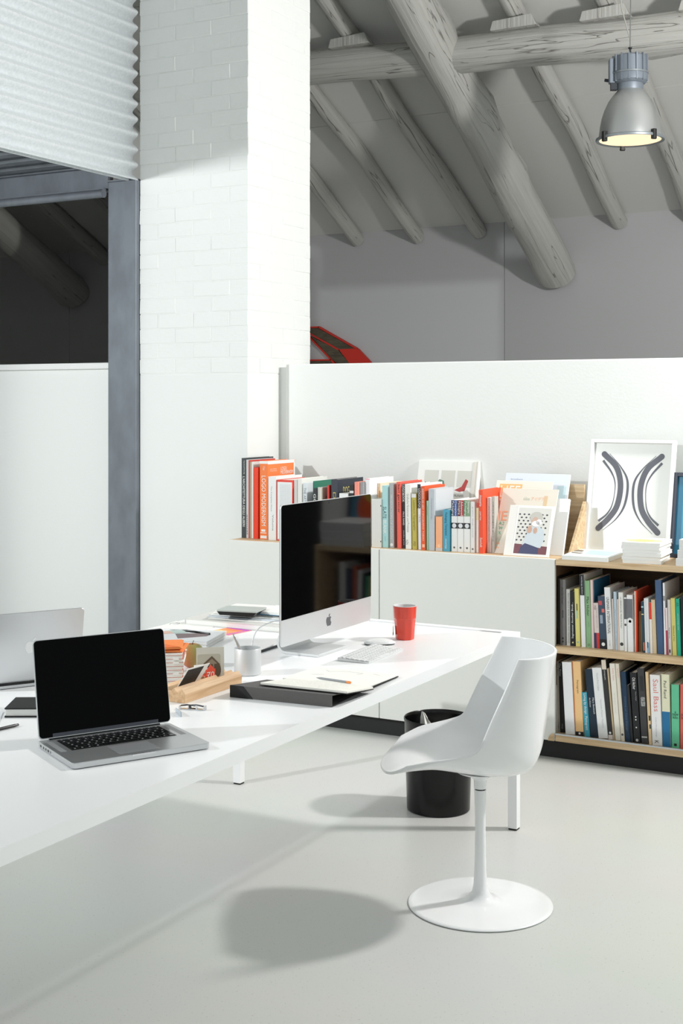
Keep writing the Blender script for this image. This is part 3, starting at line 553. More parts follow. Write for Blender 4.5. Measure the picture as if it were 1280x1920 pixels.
 ('B',-1.6783,0.0109,0.251,5.68,0.2,0.0762,(34, 36, 40),'short thin black leaning booklet, bottom shelf',[]),
 ('B',-1.665,0.0303,0.307,5.68,0.22,0.0621,(22, 24, 28),'black leaning book with white name and pictograms',[('t', 'Otl Aicher', 0.55, 0.07, 0.24, 0.45, (240, 241, 238)), ('t', 'Markus Rathgeb', 0.7, 0.27, 0.4, 0.2, (170, 170, 170)), ('disc', 0.62, 0.64, (240, 241, 238)), ('disc', 0.66, 0.68, (240, 241, 238)), ('disc', 0.77, 0.79, (240, 241, 238)), ('disc', 0.94, 0.98, (200, 200, 200))]),
 ('B',-1.6313,0.0302,0.329,5.68,0.23,0.0612,(58, 58, 60),'charcoal patterned leaning book with white block letters',[('t', 'VISUAL DESIGN', 0.6, 0.38, 0.5, 0.6, (240, 241, 238)), ('b', 0.9, 0.92, (190, 190, 190), 0.1, 0.9), ('b', 0.1, 0.3, (38, 38, 40), 0.3, 0.8)]),
 ('B',-1.5987,0.0131,0.316,5.68,0.22,0.0521,(228, 200, 158),'tan cream leaning book with dark patches',[('b', 0.6, 0.67, (40, 60, 60), 0.4, 1), ('b', 0.72, 0.78, (40, 60, 60), 0.5, 1)]),
 ('B',-1.5836,0.0444,0.306,5.68,0.26,0.0382,(240, 239, 238),'thick white book with large salmon vertical title',[('t', 'Saul Bass', 0.55, 0.06, 0.52, 0.5, (228, 136, 126)), ('t', 'A Life in Film and Design', 0.45, 0.6, 0.88, 0.15, (160, 170, 190)), ('t', 'K', 0.45, 0.93, 0.97, 0.4, (22, 24, 26))]),
 ('B',-1.5378,0.0353,0.313,5.68,0.24,0.0223,(232, 230, 200),'thick book with cream upper and blue lower half',[('b', 0.515, 1, (28, 112, 160)), ('t', 'Paul Rand', 0.45, 0.09, 0.33, 0.35, (50, 50, 50))]),
 ('B',-1.4988,0.0342,0.273,5.68,0.18,0.0085,(100, 194, 152),'mint green thick book with black stacked title',[('th', 'a', 0.5, 0.42, 0.45, 0.2, (22, 24, 26)), ('th', 'new', 0.5, 0.455, 0.49, 0.75, (22, 24, 26)), ('th', 'kilo', 0.5, 0.49, 0.54, 0.65, (22, 24, 26)), ('b', 0.93, 0.97, (22, 24, 26), 0.3, 0.65)]),
 ('B',-1.4623,0.033,0.277,5.68,0.18,0.,(212, 98, 86),'salmon red book at the right end, bottom shelf',[('th', 'a', 0.5, 0.42, 0.45, 0.2, (22, 24, 26)), ('th', 'new', 0.5, 0.455, 0.49, 0.75, (22, 24, 26)), ('th', 'kilo', 0.5, 0.49, 0.54, 0.65, (22, 24, 26))]),
 ('B',-1.4247,0.0274,0.354,5.68,0.22,0.,(230, 230, 226),'white book second from the far right, bottom shelf',[]),
 ('B',-1.3951,0.0317,0.330,5.68,0.22,0.,(40, 44, 60),'dark indigo book at the far right, bottom shelf',[]),
]
def make_book(row, x, w, h, y, dep, lean, c, label, prints):
    z = {'T': ST, 'A': .510, 'B': .1125}[row]
    cm = mat(c, .5, name='book_cover')
    e = min(.0022, w*.22)
    hard = w > .012
    m = MB()
    if hard:                                          # two boards and a spine around the page block
        m.prism([(0,.002),(.0015,0),(w-.0015,0),(w,.002),(w,dep),(w-e,dep),(w-e,e*1.2),(e,e*1.2),(e,dep),(0,dep)], 0, h)
    else:
        m.prism([(0,0),(w,0),(w,dep),(w-e,dep),(w-e,e),(e,e),(e,dep),(0,dep)], 0, h)
    b = m.build('book', cm, None, loc=(x, y, z+.0004), rot=(0, -lean, 0))
    tag(b, label, 'book', {'T': 'books on top of the sideboard', 'A': 'books on the middle shelf', 'B': 'books on the bottom shelf'}[row])
    MB().box(e, w-e, e*1.25, dep-.003, .002 if hard else 0, h-(.003 if hard else .0003)).build('page_block', PAGES, b)
    for p in prints:
        k = p[0]
        if k in ('t', 'tu', 'th'):
            _, s, ac, a0, a1, sz, tc = p
            tm = mat(tc, .6, name='print'); hh = w*sz
            if k == 't': text(b, s, (ac*w-hh/2, -.0006, h*(1-a0)), (0,0,-1), (1,0,0), h*(a1-a0), hh, tm, 'spine_title')
            elif k == 'tu': text(b, s, (ac*w+hh/2, -.0006, h*(1-a1)), (0,0,1), (-1,0,0), h*(a1-a0), hh, tm, 'spine_title')
            else: text(b, s, (ac*w-hh/2, -.0006, h*(1-a1)), (1,0,0), (0,0,1), hh, h*(a1-a0), tm, 'spine_title')
        elif k == 'b':
            f0, f1 = (p[4], p[5]) if len(p) > 4 else (0, 1)
            x0, x1 = f0*w, f1*w
            MB().box(max(.0004, x0), min(w-.0004, x1), -.0004, .001, h*(1-p[2])+.0001, h*(1-p[1])-.0001).build('spine_band', mat(p[3], .5, name='print'), b)
        elif k == 'disc':
            r = min(h*(p[2]-p[1])/2, w*.42); cz = h*(1-(p[1]+p[2])/2)
            MB().prism([(r*math.cos(a*.5236), r*math.sin(a*.5236)) for a in range(12)], 0, .0008, axes((w/2, 0, cz), (1,0,0), (0,0,1))).build('spine_mark', mat(p[3], .5, name='print'), b)
        elif k == 'lines':
            q = MB(); n = max(3, int(w/.005))
            for i in range(1, n): q.box(w*i/n-.0005, w*i/n+.0005, -.0004, .001, .004, h-.004)
            q.build('page_lines', mat(p[1], .7, name='print'), b)
        elif k == 'grid':
            MB().box(w*.07, w*.96, -.0015, .001, h*.02, h*.965).build('front_panel', mat((238,240,240), .5), b)
            q = MB()
            for i in range(13): q.box(w*(.22+.055*i)-.0003, w*(.22+.055*i)+.0003, -.0019, -.0012, h*.55, h*.93)
            for i in range(20): q.box(w*.22, w*.88, -.0019, -.0012, h*(.55+.02*i)-.0003, h*(.55+.02*i)+.0003)
            q.build('printed_grid', mat((196,202,206), .6), b)
        elif k == 'cover':                           # printed front cover panel on the right board
            MB().box(w-.0002, w+.0006, dep*.06, dep*.97, h*(1-p[3])+.003, h*(1-p[2])-.003).build('cover_print', mat(p[1], .45, name='print'), b)
        elif k == 'ct':
            text(b, p[1], (w+.0009, dep*p[2], h*(1-p[5])), (0,1,0), (0,0,1), dep*(p[3]-p[2]), h*(p[5]-p[4]), mat(p[6], .6, name='print'), 'cover_title')
        elif k == 'wire':
            q = MB()
            for i in range(22):
                zz = h*(.04+.042*i); q.tube([(w*.15,-.002,zz),(w*.3,-.008,zz+.002),(w*.7,-.008,zz+.002),(w*.9,-.001,zz)], .0011, 5)
            q.build('wire_binding', mat((50,46,42), .4, metal=.6), b)
    return b
for r in BOOKS:
    b = make_book(*r)
    if 'large white vertical title' in r[8]:          # orange cover with a white top strip and its title
        w, h, d = r[2], r[3], r[5]
        MB().box(w-.0002, w+.0007, .001, d*.985, h*.958, h*.9995).build('cover_band', mat((240,241,238), .5, name='print'), b)
        MB().box(w-.0002, w+.0007, d*.955, d*.999, .001, h*.957).build('cover_band', mat((240,241,238), .5, name='print'), b)
        wm = mat((240,241,238), .6, name='print')
        text(b, 'LOGO', (w+.001, d*.46, h*.87), (0,1,0), (0,0,1), d*.22, h*.045, wm, 'cover_title')
        text(b, 'MODERNISM', (w+.001, d*.46, h*.82), (0,1,0), (0,0,1), d*.46, h*.045, wm, 'cover_title')
        text(b, 'Jens Muller', (w+.001, d*.08, h*.885), (0,1,0), (0,0,1), d*.24, h*.015, wm, 'cover_title')
        text(b, 'R. Roger Remington', (w+.001, d*.08, h*.862), (0,1,0), (0,0,1), d*.24, h*.015, wm, 'cover_title')
# things leaning against one another at the right of the sideboard top
def slab(name, x0, x1, yb, lean_y, h, t, m, label, cat, zb=ST, bev=.0012, skew=0, group=None):
    L = math.hypot(h, lean_y); a = math.atan2(lean_y, h)
    r = root(name, (x0, yb, zb+.0005+t*math.sin(a)*0), rot=(-a, 0, skew))
    tag(r, label, cat, group)
    MB().box(0, x1-x0, 0, t, 0, L).build('sheet_block', m, r, bevel=bev, seg=1)
    return r, x1-x0, L
def tx(r, s, x, z, L, H, c, name='cover_title', y=-.0008): text(r, s, (x, y, z), (1,0,0), (0,0,1), L, H, mat(c, .6, name='print'), name)
def flat(r, x0, x1, z0, z1, c, name='print_area', y0=-.0006, M=None, mt=None): return MB().box(x0, x1, y0, .0008, z0, z1, M).build(name, mt or mat(c, .5, name='print'), r)
r, w, h = slab('picture_book', -2.925, -2.615, 6.045, .095, .408, .022, mat((236,237,233), .5), 'large white picture book leaning on the partition behind the book row', 'book')
for i, g in enumerate(((.04,.118),(.133,.21),(.222,.30))): flat(r, g[0], g[1], h-.135, h-.05, (206,206,198))
MB().prism([(.118,h-.105),(.126,h-.096),(.150,h-.104),(.160,h-.150),(.140,h-.142)][::1], 0, .0012, axes((0,0,0),(1,0,0),(0,0,1))).build('green_figure', mat((86,130,108), .6), r)
MB().prism([(.212,h-.150),(.250,h-.132),(.27,h-.092),(.284,h-.102),(.268,h-.152),(.24,h-.158)], 0, .0012, axes((0,0,0),(1,0,0),(0,0,1))).build('red_figure', mat((176,60,60), .6), r)
MB().prism([(.03,h-.14),(.06,h-.13),(.09,h-.122),(.08,h-.138),(.05,h-.146)], 0, .0012, axes((0,0,0),(1,0,0),(0,0,1))).build('plum_figure', mat((110,60,96), .6), r)
tx(r, 'BRUNO MUNARI', .16, h-.185, .105, .014, (130,130,124)); tx(r, 'design by', .215, h-.262, .05, .008, (110,110,106)); tx(r, 'BRI', .215, h-.282, .06, .018, (40,40,40))
MB().box(w, w+.020, -.004, .026, 0, h-.002).build('page_block', PAGES, r)
MB().box(w+.020, w+.026, -.006, .028, 0, h).build('back_board', mat((236,237,233), .5), r)
# wooden display easel with brochures and magazines
ea = root('display_easel', (-2.07, 5.95, ST)); tag(ea, 'light plywood display easel behind the leaning magazines', 'easel')
MB().box(-.14, .062, .082, .098, .001, .315).build('back_board', PLY, ea)
MB().prism([(-.16,0),(.075,0),(.075,.235),(.062,.235)], 0, .012, axes((.062,0,.001),(0,1,0),(0,0,1))).build('side_board', PLY, ea)
r, w, h = slab('white_brochure', -2.40, -2.072, 5.875, .15, .361, .007, mat((226,232,242), .45), 'tallest pale blue white brochure at the back of the leaning magazines', 'brochure')
tx(r, 'brochure', .03, h-.035, .06, .008, (150,160,190)); flat(r, w-.055, w-.012, .01, h-.06, (200,222,228))
r, w, h = slab('white_folder', -2.122, -2.030, 5.79, .10, .255, .016, mat((240,241,241), .5), 'blank white folder at the right side of the leaning magazines', 'folder', skew=0)
r, w, h = slab('magazine', -2.417, -2.13, 5.80, .145, .329, .006, mat((238,234,222), .5), 'cream magazine with orange block letters, behind the grey-beige one', 'magazine')
flat(r, .02, .135, h-.093, h-.018, (243,190,120), 'masthead'); tx(r, 'LIFE', .027, h-.086, .10, .06, (244,241,232), y=-.0012)
r, w, h = slab('magazine', -2.365, -2.085, 5.745, .15, .296, .005, mat((229,223,210), .5), 'grey-beige magazine with green and orange print, behind the framed photo', 'magazine')
tx(r, 'idea', .115, h-.060, .03, .018, (196,208,190)); tx(r, 'アイデア', .152, h-.062, .066, .022, (250,196,164)); tx(r, 'IE', .004, .165, .045, .048, (250,178,140))
for i, s in enumerate(('A2','SW','HK')): tx(r, s, .006+.003*(2-i), .142-.024*i, .028, .017, (110,190,160))
flat(r, .215, .233, h-.11, h-.035, (222,196,160)); flat(r, .004, .034, .045, .054, (250,196,164)); flat(r, .004, .034, .024, .033, (250,196,164))
r, w, h = slab('photo_card', -2.281, -2.060, 5.687, .09, .226, .004, mat((236,235,230), .5), 'white card with a colour photo of a seated grey-haired person', 'card')
def pic(c, pts, d=.0010, name='photo_shape', rr=None):
    return MB().prism(pts, 0, d, axes((0,0,0),(1,0,0),(0,0,1))).build(name, mat(c, .45, name='print'), rr)
def ell(cx, cy, a, b, n=18, t=0): return [(cx+a*math.cos(6.2832*k/n)*math.cos(t)-b*math.sin(6.2832*k/n)*math.sin(t), cy+a*math.cos(6.2832*k/n)*math.sin(t)+b*math.sin(6.2832*k/n)*math.cos(t)) for k in range(n)]
flat(r, .0405, .218, .002, h-.002, (243,243,241), 'photo_border')
pic((222,221,214), [(.048,.012),(.206,.012),(.206,h-.012),(.048,h-.012)], .0008, 'photo', r)
q = MB()
for i in range(9):
    for j in range(7):
        x = .055+.022*j+(.011 if i % 2 else 0); zz = .076+.0155*i
        if x < .198: q.add([(x,-.0013,zz-.0045),(x+.006,-.0013,zz),(x,-.0013,zz+.0045),(x-.006,-.0013,zz)], [(0,1,2,3)])
q.build('photo_lattice', mat((44,48,56), .5, name='print'), r)
pic((118,66,74), [(.048,.012),(.206,.012),(.206,.050),(.048,.058)], .0014, 'photo_shape', r)
pic((204,214,220), [(.085,.05),(.175,.042),(.188,.085),(.182,.125),(.160,.142),(.120,.142),(.098,.10)], .0018, 'photo_shape', r)
pic((62,66,102), [(.072,.012),(.165,.012),(.165,.042),(.14,.050),(.098,.062),(.08,.045)], .0020, 'photo_shape', r)
pic((206,176,158), ell(.134,.165,.017,.024), .0021, 'photo_shape', r)
pic((198,196,188), ell(.138,.188,.031,.026), .0020, 'photo_shape', r); pic((202,166,146), ell(.112,.128,.012,.018), .0023, 'photo_shape', r); pic((202,166,146), ell(.140,.124,.010,.015), .0023, 'photo_shape', r)
pic((246,246,246), ell(.139,.156,.020,.014), .0026, 'photo_shape', r); pic((246,246,246), ell(.153,.164,.014,.014), .0026, 'photo_shape', r)
# framed print
PL_ = math.hypot(.53, .10); fa = math.atan2(.10, .53)
fr = root('framed_print', (-2.0, 5.985, ST+.001), rot=(-fa, 0, math.radians(-5.5))); tag(fr, 'white framed print of two grey curved striped shapes leaning on partition', 'picture')
fw = .415; ff = .016
for nm, bx in (('frame_side', (0,ff,0,.026,0,PL_)), ('frame_side', (fw-ff,fw,0,.026,0,PL_)), ('frame_rail', (ff,fw-ff,0,.026,PL_-ff,PL_)), ('frame_rail', (ff,fw-ff,0,.026,0,ff))):
    MB().box(*bx).build(nm, WHITE, fr, bevel=.0012)
MB().box(ff, fw-ff, .016, .024, ff, PL_-ff).build('print_sheet', mat((226,228,224), .3, spec=.4), fr)
INK = mat((94, 96, 106), .5, name='grey_ink')
def ribbon(c, width):                                # printed band along a smooth curve, width varies
    q = MB(); vs = []; fs = []; n = len(c)
    for i in range(n):
        a = Vector(c[max(0,i-1)]); b = Vector(c[min(n-1,i+1)]); d = (b-a).normalized(); nn = Vector((-d.y, d.x)); ww = width(i/(n-1))/2
        p = Vector(c[i]); vs += [(p.x+nn.x*ww, .0152, p.y+nn.y*ww), (p.x-nn.x*ww, .0152, p.y-nn.y*ww)]
    for i in range(n-1): fs.append((2*i, 2*i+1, 2*i+3, 2*i+2))
    return q.add(vs, fs)
def curve_pts(ctrl, n=40):
    out = []
    P = [Vector(c) for c in ctrl]; P = [P[0]*2-P[1]]+P+[P[-1]*2-P[-2]]
    for i in range(1, len(P)-2):
        for k in range(n//(len(P)-3)):
            t = k/(n//(len(P)-3)); a, b, c, d = P[i-1:i+3]
            out.append(.5*((2*b)+(c-a)*t+(2*a-5*b+4*c-d)*t*t+(3*b-a-3*c+d)*t**3))
    out.append(P[-2]); return out
def fx(u): return ff+u*(fw-2*ff)
def fz(v): return ff+(1-v)*(PL_-2*ff)
for side in (0, 1):
    def pt(u, v): return (fx(u if not side else 1.0-u), fz(v+(.012 if side else 0)))
    for ctrl, wd_ in (
        ([(.13,.105),(.30,.225),(.37,.39),(.345,.58),(.25,.70),(.12,.80)], lambda t: .0275),
        ([(.12,.165),(.245,.28),(.30,.39),(.285,.56),(.225,.66),(.115,.735)], lambda t: .003+.009*abs(2*t-1)**1.2),
        ([(.20,.100),(.36,.225),(.458,.36),(.445,.56),(.35,.70),(.185,.815)], lambda t: .0022+.0095*math.sin(math.pi*t)**2)):
        cc = curve_pts([pt(*c) for c in ctrl], 40); o = ribbon(cc, wd_).build('printed_band', INK, fr, fixn=False)
    for u, v in ((.13,.105),(.12,.80)):
        p = pt(u, v); MB().prism(ell(0, 0, .01375, .01375), 0, .001, axes((p[0], .0160, p[1]), (1,0,0), (0,0,1))).build('printed_band_end', INK, fr)
# dark framed picture at the edge of the frame: teal ground, red and yellow discs
bp = root('framed_picture', (-1.585, 5.96, ST+.001), rot=(-math.atan2(.07,.385), 0, math.radians(-4))); tag(bp, 'dark blue framed teal picture with a red disc at the far right', 'picture')
bw, bh = .37, .39
for nm, bx in (('frame_side', (0,.018,0,.03,0,bh)), ('frame_side', (bw-.018,bw,0,.03,0,bh)), ('frame_rail', (.018,bw-.018,0,.03,bh-.018,bh)), ('frame_rail', (.018,bw-.018,0,.03,0,.018))):
    MB().box(*bx).build(nm, mat((52,58,72), .45), bp, bevel=.001)
MB().box(.018, bw-.018, .012, .024, .018, bh-.018).build('print_sheet', mat((66,150,180), .35), bp)
def bpp(c, pts, d): MB().prism(pts, 0, d, axes((0,.012,0),(1,0,0),(0,0,1))).build('printed_shape', mat(c, .4, name='print'), bp)
bpp((36,116,150), [(.018,.018),(.045,.018),(.045,bh-.018),(.018,bh-.018)], .0006); bpp((170,206,216), [(.045,bh-.03),(bw-.018,bh-.03),(bw-.018,bh-.018),(.045,bh-.018)], .0006)
bpp((226,92,40), ell(.20,.17,.115,.115,28), .0008); bpp((216,186,70), ell(.215,.265,.075,.075,28), .0012)
# flat magazine and pile of booklets
fm = root('flat_magazine', (-1.985, 5.652, ST+.0005), math.radians(-1)); tag(fm, 'single white magazine with pale blue cover lying flat on the top board', 'magazine')
MB().prism([(0,0),(.212,0),(.205,.29),(-.03,.30)], 0, .017).build('page_block', PAPER, fm); MB().prism([(0,0),(.212,0),(.205,.29),(-.03,.30)], .017, .0185).build('cover', mat((228,236,238), .35), fm)
MB().prism([(.07,.10),(.185,.08),(.18,.25),(.04,.26)], .0185, .0188).build('cover_print', mat((190,216,222), .4), fm); MB().prism([(.0,.12),(.05,.10),(.05,.14),(-.01,.16)], .0185, .0189).build('cover_print', mat((120,120,120), .4), fm); MB().prism([(-.02,.19),(.03,.18),(.02,.24),(-.02,.26)], .0185, .0189).build('cover_print', mat((110,110,110), .4), fm)
pos = ['bottom', 'second', 'third', 'fourth', 'fifth', 'top']
labs = ['lowest white booklet of the pile beside the framed print', 'second white booklet from the bottom of the pile', 'third white booklet from the bottom of the pile', 'third white booklet from the top of the pile', 'second white booklet from the top of the pile', 'top white booklet of the pile, under the yellow note']
zb = ST+.0005
for i in range(6):
    t = .0155
    o = root('booklet', (-1.712+random.uniform(-.004,.004), 5.655+random.uniform(0,.006), zb), math.radians(4+random.uniform(-3,3))); tag(o, labs[i], 'booklet', 'white booklet pile by the framed print')
    MB().box(0, .168, 0, .225, 0, .0022).box(0, .168, 0, .225, t-.0024, t-.0002).box(0, .003, 0, .225, .0022, t-.0024).build('cover', mat((242,242,240), .45), o)
    MB().box(.003, .167, .001, .224, .0022, t-.0024).build('page_block', PAPER, o); zb += t
yn = root('yellow_note', (-1.69, 5.70, zb+.0003), math.radians(14)); tag(yn, 'pale yellow note with handwriting on the booklet pile', 'note')
MB().prism([(0,.0),(.06,-.03),(.14,.0),(.13,.06),(.04,.10),(-.02,.06)], 0, .0006).build('paper', mat((238,226,160), .7), yn)
q = MB()
for i in range(5): q.box(.015+.005*i, .10, .005+.012*i, .0065+.012*i, .0006, .0009)
q.build('pen_lines', mat((150,140,90), .7), yn)
zb = ST+.0005
for i, t in enumerate((.034, .036, .045)):
    o = root('large_book', (-1.475+.006*i, 5.657+.004*i, zb)); tag(o, ('lowest', 'middle', 'topmost')[i]+' of three thick pale books stacked at the right edge', 'book', 'thick books stacked at the right end')
    MB().box(0, .24, 0, .003, 0, t-.0006).box(0, .24, .003, .30, 0, .003).box(0, .24, .003, .30, t-.0036, t-.0006).build('cover', mat((224,224,222), .5), o, bevel=.0008, seg=1)
    MB().box(.003, .237, .0035, .297, .0032, t-.0038).build('page_block', PAGES, o); zb += t
# ---------------------------------------------------------------- desk
dk = root('desk', (-2.43, 2.6, 0)); tag(dk, 'long white desk with square legs crossing the room', 'desk')
DX0, DX1, DY0, DY1 = -3.075+2.43, -1.805+2.43, .9-2.6, 4.672-2.6
MB().box(DX0, DX1, DY0, DY1-.062, DT-.036, DT).box(DX0, -2.425+2.43, DY1-.062, DY1-.038, DT-.036, DT).box(-1.862+2.43, DX1, DY1-.062, DY1-.038, DT-.036, DT).box(DX0, DX1, DY1-.038, DY1, DT-.036, DT).build('desktop', DESKM, dk)
MB().box(-2.425+2.43, -1.862+2.43, DY1-.0618, DY1-.0382, DT-.036, DT-.006).build('cable_tray', mat((172,176,178), .4, metal=.4), dk)
for x in (DX0, DX1-.036):
    for y in (DY0, DY1-.036):
        lg = MB().box(x, x+.036, y, y+.036, .006, DT-.036).build('leg', DESKM, dk, bevel=.0015)
        MB().box(x+.002, x+.034, y+.002, y+.034, 0, .0065).build('foot_pad', BLACKM, lg)
# ---------------------------------------------------------------- apple shaped maker's mark
def bez(p0, p1, p2, p3, n=6): return [tuple((1-t)**3*a+3*(1-t)**2*t*b+3*(1-t)*t*t*c+t**3*d for a, b, c, d in zip(p0, p1, p2, p3)) for t in [k/n for k in range(1, n+1)]]
def path(start, segs):
    p = [start]; c = start
    for s in segs:
        q = [(c[0]+s[i], c[1]+s[i+1]) for i in (0, 2, 4)]; p += bez(c, *q); c = q[2]
    return p
BODY = path((318.7,268.7), [(-.2,-36.7,16.4,-64.4,50,-84.8),(-18.8,-26.9,-47.2,-41.7,-84.7,-44.6),(-35.5,-2.8,-74.3,20.7,-88.5,20.7),(-15,0,-49.4,-19.7,-76.4,-19.7),(-55.8,.9,-115.1,44.5,-115.1,133.2),(0,26.2,4.8,53.3,14.4,81.2),(12.8,36.7,59,126.7,107.2,125.2),(25.2,-.6,43,-17.9,75.8,-17.9),(31.8,0,48.3,17.9,76.4,17.9),(48.6,-.7,90.4,-82.5,102.6,-119.3),(-65.2,-30.7,-61.7,-90,-61.7,-91.9)])
LEAF = path((262.1,104.5), [(27.3,-32.4,24.8,-61.9,24,-72.5),(-24.1,1.4,-52,16.4,-67.9,34.9),(-17.5,19.8,-27.8,44.3,-25.6,71.9),(26.1,2,49.9,-11.4,69.5,-34.3)])
def apple_mark(parent, M, h, m, d=.0006):
    s = h/448
    for nm, P in (('fruit_mark', BODY[:-1]), ('leaf_mark', LEAF[:-1])):
        MB().prism([((x-192)*s, (256-y)*s) for x, y in P], 0, d, M).build(nm, m, parent)
# ---------------------------------------------------------------- desktop monitor
im = root('desktop_computer', (-2.33, 3.966, DT+.0003), math.pi/2); tag(im, 'large silver all-in-one desktop computer with a dark glossy screen', 'computer')
MF = -.095; Z0, Z1, HW = .066, .529, .3145
prof = rrect(-HW, HW, Z0, Z1, .012)
Mf = axes((0,0,0), (1,0,0), (0,0,1))                 # local x, z plane; extrudes toward -y
MB().prism(prof, -MF-.006, -MF, Mf).build('front_frame', ALUL, im, bevel=.001, seg=1)
rows = []; cz = (Z0+Z1)/2
for s, dpt in ((1,.006),(.985,.010),(.9,.021),(.72,.036),(.45,.047),(.2,.051),(.02,.052)):
    rows.append([(x*s, MF+dpt, cz+(z-cz)*s) for x, z in prof+prof[:1]])
MB().grid(rows).build('back_shell', ALU, im, smooth=True)
CH = Z0+.088
MB().prism(rrect(-HW+.0014, HW-.0014, CH, Z1-.0014, .0105)[:12]+[(-HW+.0014, CH), (HW-.0014, CH)], -MF, -MF+.0014, Mf).build('screen', SCREEN, im)
apple_mark(im, axes((0, MF, Z0+.046), (1,0,0), (0,0,1)), .042, mat((96,98,102), .35))
MB().prism(ell(0, 0, .003, .003), 0, .0004, axes((0, MF-.0014, Z1-.012), (1,0,0), (0,0,1))).build('camera_dot', mat((30,32,44), .2), im)
# stand: thick bent sheet, profile in local y z
pf = [(-.112,0),(.020,0)]
for k in range(1, 9):
    a = math.radians(-90+k*110/8); pf.append((.020+.034*math.cos(a), .034+.034*math.sin(a)))
pf += [(-.030,.30),(-.038,.298)]
pi_ = [(-.112,.009),(.020,.009)]
for k in range(1, 9):
    a = math.radians(-90+k*110/8); pi_.append((.020+.025*math.cos(a), .034+.025*math.sin(a)))
MB().prism(pf[:-2]+[(-.020,.30),(-.032,.30)]+pi_[::-1], -.10, .10, Matrix(((0,0,1,0),(1,0,0,0),(0,1,0,0),(0,0,0,1)))).build('stand', ALUL, im, bevel=.001, seg=1)
# white keyboard with separate keys
kb = root('keyboard', (-2.083, 3.99, DT+.0003), math.radians(92.5)); tag(kb, 'small white keyboard in front of the desktop computer', 'keyboard')
MB().prism([(-.058,0),(.058,0),(.058,.011),(-.058,.004)], -.14, .14, Matrix(((0,0,1,0),(1,0,0,0),(0,1,0,0),(0,0,0,1)))).build('base', ALUL, kb, bevel=.001, seg=1)
def keys(parent, m, x0, x1, yrows, zf, tilt, kh, gap, mesh_cache={}):
    for yc, dy, ws in yrows:
        tot = sum(ws); u = (x1-x0)/tot; x = x0
        for wdt in ws:
            key = (round(wdt*u-gap, 4), round(dy-gap, 4), kh, m.name)
            if key not in mesh_cache:
                me = MB().box(-key[0]/2, key[0]/2, -key[1]/2, key[1]/2, 0, kh).mesh('key', bevel=.0012, seg=1); me.materials.append(m); mesh_cache[key] = me
            link('key', mesh_cache[key], parent, (x+wdt*u/2, yc, zf(yc)), (tilt, 0, 0)); x += wdt*u
KR = lambda s, y0, p: [(y0-p*i, p if i else p*.62, w) for i, w in enumerate([[1]*14, [1]*13+[1.5], [1.5]+[1]*13, [1.75]+[1]*11+[1.75], [2.25]+[1]*10+[2.25], [1,1,1,1.25,5,1.25,1,1,1,1]])]
keys(kb, WHITE, -.135, .135, [(y-.004, d, w) for y, d, w in KR(1, .046, .0182)], lambda y: .0075+.0604*y+.0004, math.atan(.0604), .0022, .0028)
# mouse
mo = root('mouse', (-2.150, 4.185, DT+.0003), math.radians(35)); tag(mo, 'smooth white mouse lying beside the white keyboard', 'mouse')
rows = []
for i in range(13):
    t = -1+2*i/12; w = .0285*(1-abs(t)**3.2)**.5+.0008; hh = .008+.014*max(0, 1-t*t)**.8
    rows.append([(t*.0565, w*math.sin(a), .0045+(hh-.0045)*max(0, math.cos(a))) for a in [math.radians(-90+15*k) for k in range(13)]])
MB().grid(rows).build('top_shell', WHITE, mo, smooth=True)
MB().prism([(.054*math.cos(a)*1, .0265*math.sin(a)) for a in [math.radians(15*k) for k in range(24)]], 0, .0052).build('base', mat((70,72,74), .3), mo)
# red faceted mug with tea bag tag
mg = root('mug', (-2.118, 4.325, DT+.0003)); tag(mg, 'tall red ceramic tumbler with faceted lower body on the far desk end', 'cup')
RED = mat((226, 70, 50), .18, spec=.6, name='red_glaze')
vs = []; fs = []; seg = 40; prof = [(.0325,.0,1),(.0345,.004,1),(.0365,.035,1),(.0385,.06,1),(.0400,.073,1),(.0405,.078,0),(.0408,.085,0),(.0425,.121,0),(.0420,.1222,0)]
for r, z, fac in prof:
    for k in range(seg):
        a = 2*math.pi*k/seg; b = (a+math.pi/8) % (math.pi/4)-math.pi/8
        rr = r*min(1.0, .935/math.cos(b)) if fac else r
        vs.append((rr*math.cos(a), rr*math.sin(a), z))
for i in range(len(prof)-1):
    for k in range(seg): fs.append((i*seg+k, i*seg+(k+1)%seg, (i+1)*seg+(k+1)%seg, (i+1)*seg+k))
fs.append(tuple(range(seg-1,-1,-1)))
MB().add(vs, fs).build('cup_body', RED, mg, smooth=12)
MB().lathe([(.0424,.1215),(.0418,.1226),(.0392,.1215),(.037,.08),(.033,.02),(.0,.016)], 40, caps=False).build('white_inside', GLOSS, mg, smooth=True, fixn=False)
MB().lathe([(.0,.095),(.0372,.095)], 32, caps=False).build('tea', mat((112,60,34), .15), mg)
Mt = Matrix.Rotation(math.radians(203), 4, 'Z')
MB().tube([(.0395,0,.1225),(.0435,0,.121),(.042,.0,.08),(.043,.0,.05)], .0005, 5, Mt).build('tea_string', PAPER, mg)
tg = MB().box(.0425, .0435, -.012, .012, .014, .046, Mt).build('tea_tag', mat((198,202,190), .6), mg)
MB().box(.0420, .0440, -.0122, .0122, .014, .024, Mt).build('tag_band', mat((30,44,36), .5), tg); MB().box(.0420, .0440, -.0122, .0122, .024, .0262, Mt).build('tag_band', mat((196,190,60), .5), tg)
